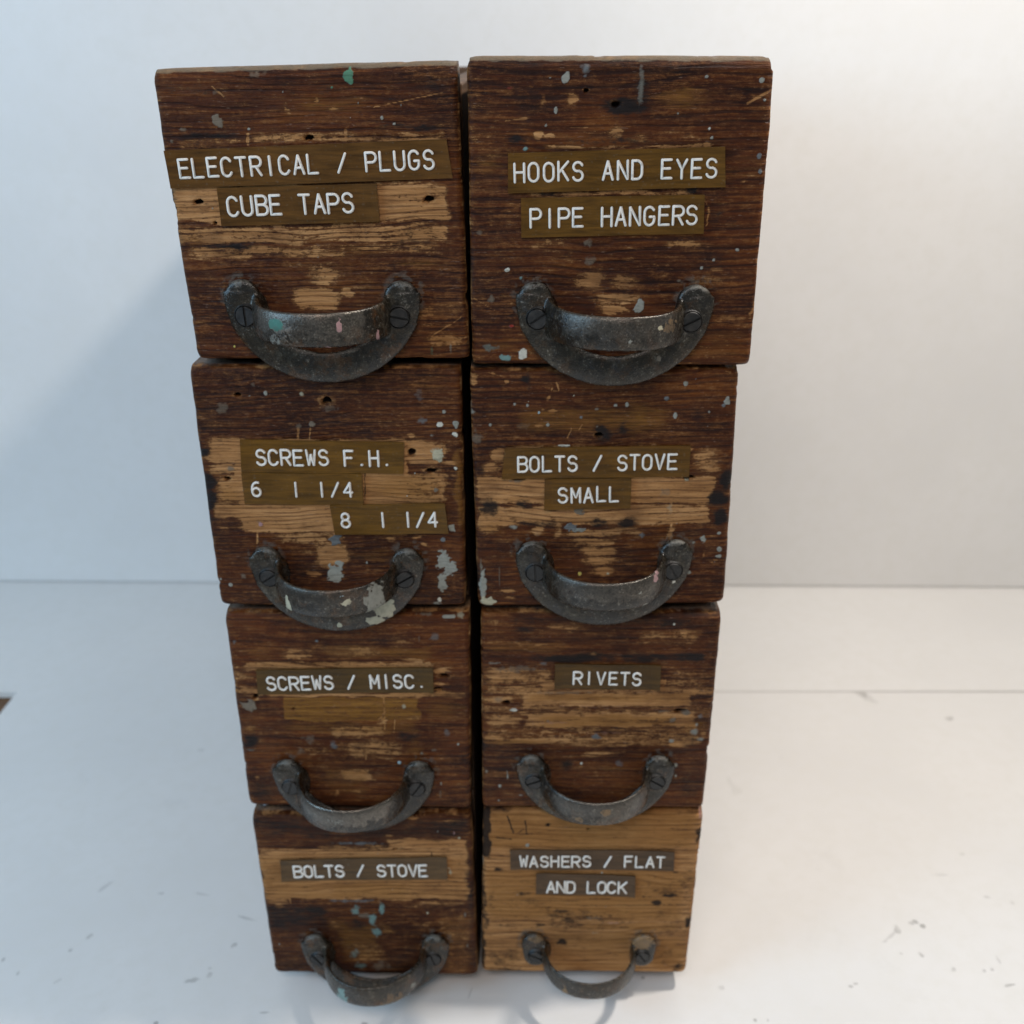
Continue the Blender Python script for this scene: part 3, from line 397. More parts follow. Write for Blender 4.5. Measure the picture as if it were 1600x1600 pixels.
    'P': [[-0.3562,0.5264,0.0187,0.0078,0.0,0.9],[-0.0021,0.3907,0.0306,0.0178,2.0,0.6],[0.4225,0.4183,0.0217,0.0212,1.0,0.6],[0.4302,0.4554,0.0101,0.0158,1.0,0.6],[0.3273,0.4766,0.0187,0.0193,8.0,0.6],[0.3049,0.9548,0.0055,0.0064,0.0,1.0],[0.3262,0.368,0.016,0.0125,1.0,0.6],[-0.0611,0.246,0.0081,0.0091,0.0,0.9],[-0.4213,0.1183,0.009,0.0103,1.0,0.9],[-0.387,0.1791,0.0037,0.0279,1.0,0.8],[-0.4276,0.0381,0.0053,0.0057,1.0,1.0],[0.4446,0.4974,0.0143,0.0174,2.0,0.5],[0.4491,0.3777,0.0203,0.0142,1.0,0.55],[0.3788,0.5161,0.0258,0.0208,8.0,0.6],[0.278,0.5241,0.0358,0.0104,8.0,0.5],[-0.4378,0.762,0.0423,0.01,1.0,0.35],[-0.3392,0.7334,0.1413,0.0234,8.0,0.4],[-0.2333,0.7605,0.0211,0.0133,2.0,0.45],[-0.4119,0.5762,0.0431,0.0224,8.0,0.4],[-0.1256,0.6163,0.2138,0.0102,8.0,0.35],[0.0189,0.5485,0.2863,0.0086,6.0,0.18],[-0.1957,0.4601,0.1448,0.0106,6.0,0.2],[0.0229,0.4086,0.1887,0.0089,6.0,0.2],[-0.3403,0.5291,0.0577,0.0122,6.0,0.2],[-0.2103,0.4706,0.0087,0.0105,8.0,0.6],[0.3518,0.24,0.0103,0.0146,1.0,0.8],[0.3553,0.1804,0.0074,0.0092,1.0,0.8],[-0.4798,0.1969,0.0074,0.0092,8.0,0.8],[-0.3279,0.0673,0.015,0.0057,1.0,0.6],[0.1011,0.2473,0.0295,0.0201,2.0,0.4]],
    'H': [[-0.3904,0.5634,0.0201,0.0121],[0.3553,0.5263,0.0301,0.0095]],
    'S': [[0.0582,0.4398,0.2552,0.4057,3.0,-1.0],[-0.1755,0.6118,0.0173,0.6069,5.0,1.0],[-0.3114,0.5638,0.0897,0.5731,4.0,1.0],[-0.124,0.5087,0.3795,0.5057,4.0,1.0],[-0.4798,0.7784,-0.156,0.7741,3.0,-1.0]],
  },
  'L4': {
    'o': [-0.5255,-0.0161,-0.0007],
    'yaw': 0.0009,
    'q': [[-0.5004,0.9851],[0.494,0.9958],[0.5009,-0.0052],[-0.4947,0.0052]],
    'lab': [["BOLTS / STOVE",[[-0.3947,0.7331],[0.3768,0.7564],[0.3758,0.6215],[-0.3981,0.6085]],[-0.3338,0.6321],[0.2845,0.6442],0.0656]],
    'h': [0.0147,0.2789,0.7062,0.0025],
    'W': [[-0.5029,0.4854,0.4759,0.7957,0.84],[-0.2245,0.7838,0.1071,0.8212,0.6],[0.091,0.7851,0.4774,0.8539,0.84],[0.1572,0.8438,0.2346,0.8619,0.7],[-0.4915,0.4568,-0.3725,0.4908,0.7],[-0.4449,0.4186,-0.4038,0.4668,0.6],[0.1933,0.4461,0.4677,0.4762,0.5],[0.0955,0.8614,0.1313,0.8793,0.8],[0.0119,0.9627,0.2884,0.9811,0.6],[0.3489,0.9463,0.4804,0.9687,0.6],[-0.487,0.8233,-0.4151,0.8415,0.5],[-0.4975,0.9784,-0.289,0.9922,0.5],[0.3134,0.1924,0.4804,0.4092,0.42],[0.3434,-0.0004,0.4615,0.2331,0.45],[0.1867,0.3104,0.3263,0.3405,0.5],[-0.2092,0.2884,-0.1308,0.3574,0.5],[0.0384,0.2702,0.1075,0.3295,0.55],[-0.123,0.0683,0.0568,0.2107,0.45],[-0.4399,0.107,-0.3913,0.1478,0.4]],
    'G': [[-0.5034,0.4806,0.4746,0.7459,0.5],[-0.1925,0.4918,0.2008,0.5974,0.7],[-0.2109,0.2687,-0.101,0.3673,0.6],[-0.167,0.0782,0.042,0.3291,0.6],[0.3139,0.0097,0.4799,0.3899,0.5],[0.0378,0.2603,0.1154,0.3393,0.6]],
    'K': [[-0.5466,0.2864,-0.1964,0.444,0.5],[-0.512,0.8501,0.4804,0.9687,0.45],[0.1047,0.7806,0.2113,0.8126,0.5],[-0.0903,0.1092,0.0316,0.1605,0.3],[-0.5395,0.4804,-0.4725,0.7963,0.4],[0.4555,0.0004,0.5115,0.8273,0.4],[-0.1067,0.289,-0.0257,0.4064,0.5]],
    'P': [[-0.032,0.8287,0.1326,0.0126,2.0,0.55],[-0.0928,0.478,0.144,0.0134,2.0,0.5],[-0.0684,0.4158,0.0304,0.0406,4.0,0.55],[0.0074,0.3582,0.0334,0.0547,4.0,0.6],[0.0566,0.4261,0.0173,0.0463,4.0,0.6],[-0.027,0.3871,0.0508,0.0252,8.0,0.5],[0.024,0.275,0.0293,0.0356,4.0,0.6],[-0.0955,0.1396,0.037,0.0405,4.0,0.4],[-0.0715,0.0584,0.0447,0.0287,4.0,0.45],[0.0254,0.0591,0.0671,0.0514,8.0,0.4],[0.3889,0.6539,0.0106,0.0241,5.0,0.6],[0.3813,0.6816,0.0141,0.0055,5.0,0.5],[0.2729,0.4032,0.0065,0.0087,5.0,0.8],[0.451,0.3897,0.0072,0.0213,1.0,0.5],[0.4568,0.1933,0.0088,0.014,1.0,0.4],[-0.4544,0.1976,0.0052,0.01,1.0,0.9],[-0.4931,0.0964,0.006,0.0143,1.0,0.8],[0.436,0.8627,0.0069,0.0071,5.0,0.9],[0.414,0.891,0.0048,0.0124,6.0,0.9],[0.3402,0.8978,0.0035,0.0071,1.0,0.8],[-0.3677,0.6133,0.0428,0.0131,8.0,0.3]],
    'H': [[0.144,0.7943,0.0154,0.0054]],
    'S': [[0.2439,0.8083,0.241,0.7449,7.0,1.0],[0.3078,0.7815,0.3065,0.7498,5.0,-1.0],[-0.1886,0.5392,-0.1637,0.4919,4.0,1.0],[0.1571,0.5785,0.3421,0.5747,3.0,-1.0],[-0.3688,0.5288,-0.3739,0.4622,5.0,1.0]],
  },
  'R4': {
    'o': [0.5084,-0.0001,0.0007],
    'yaw': -0.0032,
    'q': [[-0.4855,1.0017],[0.5061,0.9975],[0.4873,0.0028],[-0.5114,-0.0]],
    'lab': [["WASHERS / FLAT",[[-0.3659,0.7843],[0.3878,0.7811],[0.391,0.6655],[-0.3648,0.6656]],[-0.3209,0.6862],[0.3441,0.6871],0.0612],["AND LOCK",[[-0.2454,0.6454],[0.2151,0.6307],[0.2182,0.5053],[-0.2466,0.5172]],[-0.1951,0.5299],[0.1745,0.5285],0.0657]],
    'h': [0.0089,0.271,0.649,0.0021],
    'W': [[-0.5311,-0.0515,0.5226,1.0376,0.9]],
    'G': [[-0.464,0.7835,0.4842,1.0028,0.75],[-0.4862,0.342,0.4508,0.6632,0.7],[-0.1784,-0.006,0.2276,0.2806,0.55],[0.3168,0.5317,0.507,0.6637,0.6],[-0.4704,0.41,-0.039,0.5096,0.6],[-0.0345,0.2779,0.457,0.3318,0.6],[0.3048,0.0304,0.477,0.2437,0.7],[-0.4843,0.042,-0.3121,0.2157,0.4]],
    'K': [[0.0697,0.4535,0.5058,0.682,0.3],[-0.4801,0.2734,-0.1676,0.4894,0.32],[-0.195,0.2664,0.2363,0.4168,0.38],[-0.4777,-0.0094,-0.2388,0.2462,0.28],[0.3048,0.0304,0.5019,0.4193,0.26],[-0.4931,0.7288,-0.4499,1.0008,0.9],[-0.5058,0.2731,-0.4755,0.7289,0.55],[-0.511,0.0109,-0.4911,0.2733,0.7],[0.4793,0.8178,0.5113,0.9069,0.8],[0.4709,0.2831,0.5038,0.3905,0.75],[0.4802,0.0732,0.4922,0.234,0.5],[-0.4452,0.6372,-0.3846,0.6747,0.75],[-0.3751,0.5537,-0.2609,0.6016,0.4],[-0.3756,0.4951,-0.268,0.5264,0.55],[-0.477,0.4484,-0.4256,0.5155,0.5],[0.3473,0.4923,0.4029,0.5183,0.75],[0.2965,0.4365,0.3375,0.4751,0.75],[0.2549,0.4838,0.2823,0.5078,0.6],[-0.2608,0.2904,-0.2026,0.3253,0.7],[-0.4725,0.2932,-0.2608,0.3198,0.55],[-0.174,0.3887,-0.0805,0.4186,0.6],[-0.1298,0.3162,-0.0435,0.3658,0.55],[0.0803,0.3378,0.1438,0.387,0.5],[-0.1429,0.1775,-0.0994,0.2228,0.7],[-0.0395,0.1565,0.0152,0.1792,0.5],[0.1108,0.2892,0.2192,0.308,0.6],[0.3891,0.6369,0.4227,0.663,0.7],[-0.2058,0.9149,-0.1783,0.9328,0.7],[-0.3195,0.2156,-0.2023,0.2713,0.7],[-0.4013,0.1244,-0.3418,0.1754,0.4],[0.3684,0.8793,0.4889,0.9331,0.35],[0.432,0.0113,0.4808,0.0631,0.6],[-0.4772,0.0215,-0.4008,0.1747,0.4],[-0.3403,0.4016,-0.2969,0.4309,0.4],[0.3562,0.0412,0.3973,0.1028,0.4],[-0.5079,-0.0201,-0.2532,0.0344,0.5]],
    'P': [[-0.2854,0.8029,0.0098,0.0126,1.0,0.7],[0.0609,0.6396,0.0049,0.0074,0.0,0.9],[-0.2312,0.1765,0.0191,0.0201,8.0,0.5],[0.0219,0.3567,0.0651,0.0156,8.0,0.45],[0.1096,0.3284,0.0652,0.0098,6.0,0.4],[0.0387,0.2639,0.0263,0.0079,5.0,0.35],[-0.3297,1.0103,0.1165,0.0087,5.0,0.45],[0.4956,0.9856,0.0136,0.0349,6.0,0.45],[-0.4936,0.7013,0.0064,0.0553,1.0,0.5],[-0.2534,0.2461,0.0439,0.0198,2.0,0.35],[0.2798,0.2516,0.0437,0.0138,8.0,0.3],[0.2977,0.1822,0.0366,0.0401,8.0,0.3]],
    'H': [[-0.0087,0.9013,0.011,0.0044],[-0.192,0.9239,0.0062,0.0053]],
    'S': [[-0.3767,0.9708,-0.3499,0.8722,7.0,-1.0],[-0.2955,0.9451,-0.2888,0.8674,6.0,-1.0],[-0.3374,0.8652,-0.3026,0.8966,5.0,-1.0],[-0.428,0.8467,-0.3585,0.8383,6.0,-1.0],[-0.3235,0.8653,-0.261,0.8702,5.0,-1.0],[-0.0358,0.3416,0.1096,0.3284,7.0,1.0],[0.1756,0.3095,0.2272,0.2904,5.0,1.0],[0.0045,0.4815,0.1048,0.4786,4.0,-1.0],[-0.4694,0.4676,-0.0382,0.4659,4.0,-1.0],[-0.0376,0.4334,0.4643,0.4477,4.0,-1.0]],
  },
}


PCOL = [(0.56, 0.56, 0.49), (0.275, 0.280, 0.245), (0.14, 0.15, 0.155), (0.085, 0.21, 0.135), (0.16, 0.27, 0.26), (0.44, 0.415, 0.30),
        (0.36, 0.215, 0.22), (0.55, 0.48, 0.12), (0.17, 0.14, 0.105), (0.35, 0.50, 0.55), (0.25, 0.03, 0.02)]
NG = 300
FRONT_D = 0.15

def quad_pt(q, u, v):
    tl, tr, br, bl = [np.array(c) for c in q]
    u = u[..., None]; v = v[..., None]
    return (bl * (1 - u) + br * u) * (1 - v) + (tl * (1 - u) + tr * u) * v

def make_front(d, seed, mat, parent):
    q = [list(c) for c in d['q']]
    toprow = d['o'][2] > 3
    if toprow: q[0][1] += 0.011; q[1][1] += 0.011
    else: q[0][1] -= 0.004; q[1][1] -= 0.004
    q[2][1] -= 0.007; q[3][1] -= 0.007
    t = np.linspace(0, 1, NG)
    # a few extra rows close to the edges for the rounding
    e = np.array([0.0, 0.0015, 0.004, 0.0075]); t = np.concatenate([e, np.linspace(0.011, 0.989, NG - 8), 1 - e[::-1]])
    u, v = np.meshgrid(t, t)
    P = quad_pt(q, u, v)
    X, Z = P[..., 0].copy(), P[..., 1].copy()
    s = seed * 13.7
    du = np.minimum(u, 1 - u); dv = np.minimum(v, 1 - v); de = np.minimum(du, dv)
    # chipped, wavy outline
    chip = (fbm(u * 11 + s, v * 11 + s, 5) - 0.5)
    nick = sstep(0.66, 0.80, fbm(u * 9 + s * 2, v * 9 + 3, 4)) * 0.010 + sstep(0.045, 0.0, np.hypot(du, dv)) * 0.004
    w = np.exp(-de / 0.012)
    inw = (-0.002 + chip * 0.007 + nick * 0.8) * w
    X += np.where(du <= dv + 0.012, np.where(u < 0.5, 1, -1) * inw, 0)
    Z += np.where(dv <= du + 0.012, np.where(v < 0.5, 1, -1) * inw * 0.6, 0)
    r = 0.018 + 0.012 * fbm(u * 9 + s, v * 9, 2)
    Y = np.zeros_like(X)
    for dd, k in ((du, 0.85), (dv, np.where(v > 0.5, 1.5, 1.0) if toprow else 1.0)):
        a = np.clip(1 - dd / (r * k), 0, 1)
        Y += r * k * (1 - np.sqrt(np.maximum(1 - a * a, 0)))
    # corner rounding
    cr = np.clip(1 - np.hypot(du, dv) / 0.03, 0, 1)
    Y += cr * 0.006
    # warped coordinates for the wear shapes
    wx = X + (fbm(X * 16 + s, Z * 22, 5) - 0.5) * 0.052
    wz = Z + (fbm(X * 11 + 5, Z * 26 + s, 5) - 0.5) * 0.034
    def boxes(lst, soft):
        f = np.zeros_like(X)
        for x0, z0, x1, z1, a in lst:
            small = (x1 - x0) < 0.32 and (z1 - z0) < 0.16; q_ = 0.50 if small else 0.32
            sx = min(soft * (3 if small else 1), (x1 - x0) * q_); sz = min(soft * (2 if small else 0.8), (z1 - z0) * q_)
            if small: a = a * 1.12
            m = sstep(-sx, sx, wx - x0) * sstep(-sx, sx, x1 - wx) * sstep(-sz, sz, wz - z0) * sstep(-sz, sz, z1 - wz)
            f = np.maximum(f, a * m)
        return f
    wear = boxes(d['W'], 0.018); gold = np.maximum(boxes([g for g in d['G'] if g[4] < 0.9], 0.045), boxes([g for g in d['G'] if g[4] >= 0.9], 0.010) * 1.3); black = boxes(d['K'], 0.028)
    en = fbm(u * 21 + s, v * 21 + 7, 3)
    wear = np.maximum(wear, np.exp(-de / 0.009) * (0.22 + 0.75 * en))
    if toprow: wear = np.maximum(wear, sstep(0.017, 0.011, 1 - v) * (0.28 + 0.45 * en))
    black = np.maximum(black, np.exp(-de / 0.022) * np.clip(0.05 + 1.5 * (fbm(X * 9 + s, Z * 9, 4) - 0.38), 0, 0.55))
    lowf = fbm(X * 5 + s, Z * 8, 3)
    wear = np.maximum(wear, 0.16 + 0.22 * lowf)
    for x0, z0, x1, z1, wd, kind in d['S']:
        ax, az = x1 - x0, z1 - z0; L2 = ax * ax + az * az
        tt = np.clip(((X - x0) * ax + (Z - z0) * az) / L2, 0, 1)
        jx = (fbm(X * 40, Z * 40 + s, 2) - 0.5) * 0.006
        dist = np.hypot(X + jx - x0 - tt * ax, Z - z0 - tt * az)
        m = np.clip(1.25 - dist / (wd * 0.00075), 0, 1)
        if kind > 0: wear = np.maximum(wear, m * 0.9)
        else: black = np.maximum(black, m * 0.85)
    col4 = np.zeros(X.shape + (4,)); col4[..., :3] = 0.2
    rag = (fbm(X * 60 + s, Z * 60, 3) - 0.5)
    for cx, cz, rx, rz, ci, al in d['P']:
        rr = np.hypot((X - cx) / (rx * 0.84), (Z - cz) / (rz * 0.84)) + rag * (1.5 if rx > 0.012 else 0.8)
        if al < 0.7: m = sstep(1.25, 0.2, rr) * al
        else: m = sstep(1.12, 0.78, rr) * al
        better = m > col4[..., 3]
        col4[better, :3] = PCOL[int(ci)]
        col4[..., 3] = np.maximum(col4[..., 3], m)
    if toprow:
        m = sstep(0.018, 0.011, 1 - v + (en - 0.5) * 0.012) * 0.55
        better = m > col4[..., 3]; col4[better, :3] = (0.185, 0.150, 0.105); col4[..., 3] = np.maximum(col4[..., 3], m)
    # random paint freckles
    rg = np.random.default_rng(int(seed * 77) + 5)
    for k in range(8):
        cx, cz = rg.uniform(-0.47, 0.47), rg.uniform(0.04, 0.96); rr0 = rg.uniform(0.0013, 0.0032)
        m = sstep(1.2, 0.7, np.hypot((X - cx) / rr0, (Z - cz) / rr0 / rg.uniform(0.7, 1.4))) * rg.uniform(0.45, 0.95)
        ci = rg.choice([0, 1, 1, 2, 5, 8]); better = m > col4[..., 3]
        col4[better, :3] = PCOL[ci]; col4[..., 3] = np.maximum(col4[..., 3], m)
    # grey lint caught round the handle ears
    hx, hz, hw, ha = d['h']
    for sgn in (-1, 1):
        ex, ez = hx + sgn * (hw / 2 - 0.057), hz - 0.06
        rr = np.abs(np.hypot((X - ex) / 1.0, (Z - ez) / 1.05) - 0.064)
        m = sstep(0.036, 0.0, rr) * np.clip(0.16 + 1.8 * (fbm(X * 55, Z * 55 + s, 4) - 0.46), 0, 0.40) * (Z > ez - 0.06)
        better = m > col4[..., 3]
        col4[better, :3] = (0.135, 0.128, 0.112); col4[..., 3] = np.maximum(col4[..., 3], m)
    # nail holes and dents
    for cx, cz, rx, rz in d['H']:
        rr = np.hypot((X - cx) / rx, (Z - cz) / rz) + rag * 0.9
        m = sstep(1.15, 0.45, rr)
        Y += m * 0.035
        black = np.maximum(black, m * 1.2)
        wear = np.maximum(wear, sstep(2.6, 1.2, rr) * 0.5)
        col4[..., 3] *= 1 - m
    Y += (fbm(X * 7 + s, Z * 22, 4) - 0.5) * 0.0045
    Y += -0.0016 * col4[..., 3]
    n = NG
    front = np.stack([X, Y, Z], -1).reshape(-1, 3)
    ring = [(0, i) for i in range(n)] + [(j, n - 1) for j in range(1, n)] + [(n - 1, i) for i in range(n - 2, -1, -1)] + [(j, 0) for j in range(n - 2, 0, -1)]
    ridx = np.array([j * n + i for j, i in ring])
    back = front[ridx].copy(); back[:, 1] = FRONT_D
    mid = front[ridx].copy(); mid[:, 1] = np.maximum(mid[:, 1], 0) + 0.03
    nf = n * n; k = len(ridx)
    verts = np.concatenate([front, mid, back, [[0, FRONT_D, 0.5]]]) * W
    ii = np.arange(n * n).reshape(n, n)
    faces = np.stack([ii[:-1, :-1], ii[:-1, 1:], ii[1:, 1:], ii[1:, :-1]], -1).reshape(-1, 4)
    a = ridx; b = np.roll(ridx, -1); m0 = nf + np.arange(k); m1 = nf + np.roll(np.arange(k), -1); b0 = m0 + k; b1 = m1 + k
    side = np.concatenate([np.stack([b, a, m0, m1], -1), np.stack([m1, m0, b0, b1], -1)])
    tri = np.stack([b1, b0, np.full(k, nf + 2 * k)], -1)
    me = bpy.data.meshes.new('front_panel')
    quads = np.concatenate([faces, side])
    me.vertices.add(len(verts)); me.vertices.foreach_set('co', verts.astype(np.float32).ravel())
    loops = np.concatenate([quads.ravel(), tri.ravel()]); nq = len(quads); nt = len(tri)
    me.loops.add(len(loops)); me.loops.foreach_set('vertex_index', loops.astype(np.int32))
    me.polygons.add(nq + nt)
    ls = np.concatenate([np.arange(nq) * 4, nq * 4 + np.arange(nt) * 3]).astype(np.int32)
    me.polygons.foreach_set('loop_start', ls)
    sm = np.ones(nq + nt, bool); sm[nq:] = False
    me.polygons.foreach_set('use_smooth', sm)
    me.update(calc_edges=True); me.validate()
    mask = np.zeros((n, n, 4)); mask[..., 0] = wear; mask[..., 1] = gold; mask[..., 2] = np.minimum(black, 1.2); mask[..., 3] = 1
    top = np.zeros((2 * k + 1, 4)); top[:, 3] = 1
    rm = mask.reshape(-1, 4)[ridx].copy(); rm[:, 0] = 0.30 + 0.35 * en.reshape(-1)[ridx]; rm[:, 2] = np.maximum(rm[:, 2], 0.10)
    top[:k] = rm; top[k:2 * k] = rm
    set_col(me, 'mask', np.concatenate([mask.reshape(-1, 4), top]))
    pz = np.zeros((2 * k + 1, 4))
    zz = (verts[ridx, 2] / W)
    up_edge = zz > 0.93
    pz[:k][up_edge] = (0.20, 0.18, 0.15, 0.32); pz[k:2 * k][up_edge] = (0.20, 0.18, 0.15, 0.32)
    set_col(me, 'paint', np.concatenate([col4.reshape(-1, 4), pz]))
    return link('front_panel', me, [mat], parent)

# ------------------------------------------------------------------ embossed tape
def arc(cx, cy, rx, ry, a0, a1, n=10):
    return [(cx + rx * math.cos(math.radians(a0 + (a1 - a0) * i / n)), cy + ry * math.sin(math.radians(a0 + (a1 - a0) * i / n))) for i in range(n + 1)]
GW = 0.545
def glyphs():
    w = GW; h = w / 2; g = {}
    g['A'] = [[(0, 0), (h, 1), (w, 0)], [(0.1, 0.33), (w - 0.1, 0.33)]]
    g['B'] = [[(0, 0), (0, 1), (0.34, 1)] + arc(0.34, 0.765, 0.22, 0.235, 90, -90) + [(0, 0.53)], [(0.34, 0.53)] + arc(0.34, 0.265, 0.25, 0.265, 90, -90) + [(0, 0)]]
    g['C'] = [arc(h, 0.68, h, 0.32, 25, 180) + arc(h, 0.32, h, 0.32, 180, 335)]
    g['D'] = [[(0, 0), (0, 1), (0.25, 1)] + arc(0.25, 0.66, w - 0.25, 0.34, 90, 0) + arc(0.25, 0.34, w - 0.25, 0.34, 0, -90) + [(0, 0)]]
    g['E'] = [[(w * 0.95, 1), (0, 1), (0, 0), (w * 0.98, 0)], [(0, 0.53), (w * 0.82, 0.53)]]
    g['F'] = [[(w * 0.95, 1), (0, 1), (0, 0)], [(0, 0.53), (w * 0.8, 0.53)]]
    g['G'] = [arc(h, 0.68, h, 0.32, 30, 180) + arc(h, 0.32, h, 0.32, 180, 350) + [(w, 0.46), (h * 1.1, 0.46)]]
    g['H'] = [[(0, 0), (0, 1)], [(w, 0), (w, 1)], [(0, 0.53), (w, 0.53)]]
    g['I'] = [[(h, 0), (h, 1)]]
    g['K'] = [[(0, 0), (0, 1)], [(w, 1), (0, 0.4)], [(0.2, 0.56), (w, 0)]]
    g['L'] = [[(0, 1), (0, 0), (w * 0.95, 0)]]
    g['M'] = [[(0, 0), (0, 1), (h, 0.35), (w, 1), (w, 0)]]
    g['N'] = [[(0, 0), (0, 1), (w, 0), (w, 1)]]
    g['O'] = [arc(h, 0.68, h, 0.32, 0, 180) + arc(h, 0.32, h, 0.32, 180, 360) + [(w, 0.68)]]
    g['P'] = [[(0, 0), (0, 1), (0.34, 1)] + arc(0.34, 0.735, 0.25, 0.265, 90, -90) + [(0, 0.47)]]
    g['R'] = g['P'] + [[(0.28, 0.47), (w, 0)]]
    g['S'] = [arc(h, 0.755, h * 0.93, 0.245, 20, 250, 12) + arc(h, 0.265, h, 0.265, 75, -160, 12)]
    g['T'] = [[(0, 1), (w, 1)], [(h, 1), (h, 0)]]
    g['U'] = [[(0, 1), (0, 0.3)] + arc(h, 0.3, h, 0.3, 180, 360) + [(w, 1)]]
    g['V'] = [[(0, 1), (h, 0), (w, 1)]]
    g['W'] = [[(0, 1), (w * 0.22, 0), (h, 0.72), (w * 0.78, 0), (w, 1)]]
    g['Y'] = [[(0, 1), (h, 0.5), (w, 1)], [(h, 0.5), (h, 0)]]
    g['/'] = [[(0.04, 0), (w - 0.04, 1)]]
    g['.'] = [[(h - 0.012, 0.06), (h + 0.012, 0.06)]]
    g['1'] = [[(h, 0), (h, 1)]]
    g['4'] = [[(w * 0.78, 0), (w * 0.78, 1), (0, 0.3), (w, 0.3)]]
    g['6'] = [arc(h, 0.30, h, 0.30, 0, 360, 16), [(0.0, 0.30)] + arc(h + 0.08, 0.5, h + 0.08, 0.5, 180, 75, 8)]
    g['8'] = [arc(h, 0.76, h * 0.84, 0.24, 0, 360, 14), arc(h, 0.27, h, 0.27, 0, 360, 16)]
    return g
GLYPH = glyphs()

def stroke_mesh(paths, r, rise, y0):
    """round-capped raised strokes; paths in (x, z); r = half width; rise = height toward the viewer"""
    V = []; Fc = []
    prof = [(-1.0, 0.0), (-0.86, 0.62), (-0.5, 0.93), (0, 1.0), (0.5, 0.93), (0.86, 0.62), (1.0, 0.0)]
    for pth in paths:
        p = np.array(pth, float)
        keep = [0] + [i for i in range(1, len(p)) if np.linalg.norm(p[i] - p[i - 1]) > 1e-7]
        p = p[keep]
        if len(p) < 2: continue
        d = np.diff(p, axis=0); d /= np.linalg.norm(d, axis=1)[:, None]
        sections = []
        def sec(c, nrm, k): sections.append([(c[0] + nrm[0] * r * k * a, y0 - rise * b * (0.25 + 0.75 * k), c[1] + nrm[1] * r * k * a) for a, b in prof])
        def nr(v): return np.array([-v[1], v[0]])
        for a in (85, 50, 20):
            sec(p[0] - d[0] * r * math.sin(math.radians(a)), nr(d[0]), math.cos(math.radians(a)))
        sec(p[0], nr(d[0]), 1)
        for i in range(1, len(p) - 1):
            t = d[i - 1] + d[i]; l = np.linalg.norm(t)
            ang = math.acos(max(-1, min(1, float(d[i - 1] @ d[i]))))
            if ang > 0.9 or l < 1e-6:      # sharp corner: fan round it
                for f in (0.0, 0.33, 0.67, 1.0):
                    t = d[i - 1] * (1 - f) + d[i] * f
                    t = t / max(np.linalg.norm(t), 1e-6); sec(p[i], nr(t), 1)
            else: sec(p[i], nr(t / l), 1)
        sec(p[-1], nr(d[-1]), 1)
        for a in (20, 50, 85):
            sec(p[-1] + d[-1] * r * math.sin(math.radians(a)), nr(d[-1]), math.cos(math.radians(a)))
        b = len(V); m = len(prof)
        for s in sections: V += s
        for i in range(len(sections) - 1):
            for j in range(m - 1):
                Fc.append((b + i * m + j, b + (i + 1) * m + j, b + (i + 1) * m + j + 1, b + i * m + j + 1))
    return V, Fc

def make_tape(spec, k, mats, parent, seed):
    text, quad, A, B, cap = spec
    q = np.array(quad); A = np.array(A); B = np.array(B)
    th = 0.0065; nu, nv = 24, 6
    rg = np.random.default_rng(int(seed * 31) + k)
    y_off = -0.0025 - 0.0015 * k
    lift = rg.uniform(0.0, 0.010, 4)
    U, Vv = np.meshgrid(np.linspace(0, 1, nu), np.linspace(0, 1, nv))
    P = quad_pt(quad, U, Vv)
    # corner lift and slight buckling of the old strip
    cl = lift[0] * np.exp(-((U / 0.05) ** 2 + ((1 - Vv) / 0.5) ** 2)) + lift[1] * np.exp(-(((1 - U) / 0.05) ** 2 + ((1 - Vv) / 0.5) ** 2)) \
       + lift[2] * np.exp(-(((1 - U) / 0.05) ** 2 + (Vv / 0.5) ** 2)) + lift[3] * np.exp(-((U / 0.05) ** 2 + (Vv / 0.5) ** 2))
    Yf = y_off - th - cl * 0.7 - 0.0018 * np.sin(U * 9 + seed * 3) * np.abs(Vv - 0.5) * 2
    front = np.stack([P[..., 0], Yf, P[..., 1]], -1).reshape(-1, 3)
    back = front.copy(); back[:, 1] += th
    V = [tuple(v) for v in front] + [tuple(v) for v in back]
    Fc = []; n = nu * nv
    for j in range(nv - 1):
        for i in range(nu - 1):
            a = j * nu + i; Fc.append((a, a + 1, a + nu + 1, a + nu)); Fc.append((n + a, n + a + nu, n + a + nu + 1, n + a + 1))
    rim = [i for i in range(nu)] + [j * nu + nu - 1 for j in range(1, nv)] + [(nv - 1) * nu + i for i in range(nu - 2, -1, -1)] + [j * nu for j in range(nv - 2, 0, -1)]
    for a, b in zip(rim, rim[1:] + rim[:1]): Fc.append((b, a, n + a, n + b))
    tape = link('label_tape', mesh_from('label_tape', V, Fc), [mats[0]], parent)
    tape['label'] = 'woodgrain label tape embossed ' + ' '.join(text.split())
    # lettering: fixed pitch between the two measured ends
    ex = B - A; L = float(np.linalg.norm(ex)); ex /= L; ez = np.array([-ex[1], ex[0]])
    nch = len(text); adv = (L - GW * cap) / max(nch - 1, 1)
    paths = []
    for i, ch in enumerate(text):
        if ch == ' ': continue
        jit = rg.normal(0, 0.012, 2) * cap
        o = A + ex * (adv * i + jit[0]) + ez * jit[1]
        for st in GLYPH[ch]:
            paths.append([o + ex * (x * cap) + ez * (y * cap) for x, y in st])
    V, Fc = stroke_mesh(paths, cap * 0.079, 0.0065, y_off - th + 0.0006)
    link('lettering', mesh_from('lettering', V, Fc, True), [mats[1]], tape)

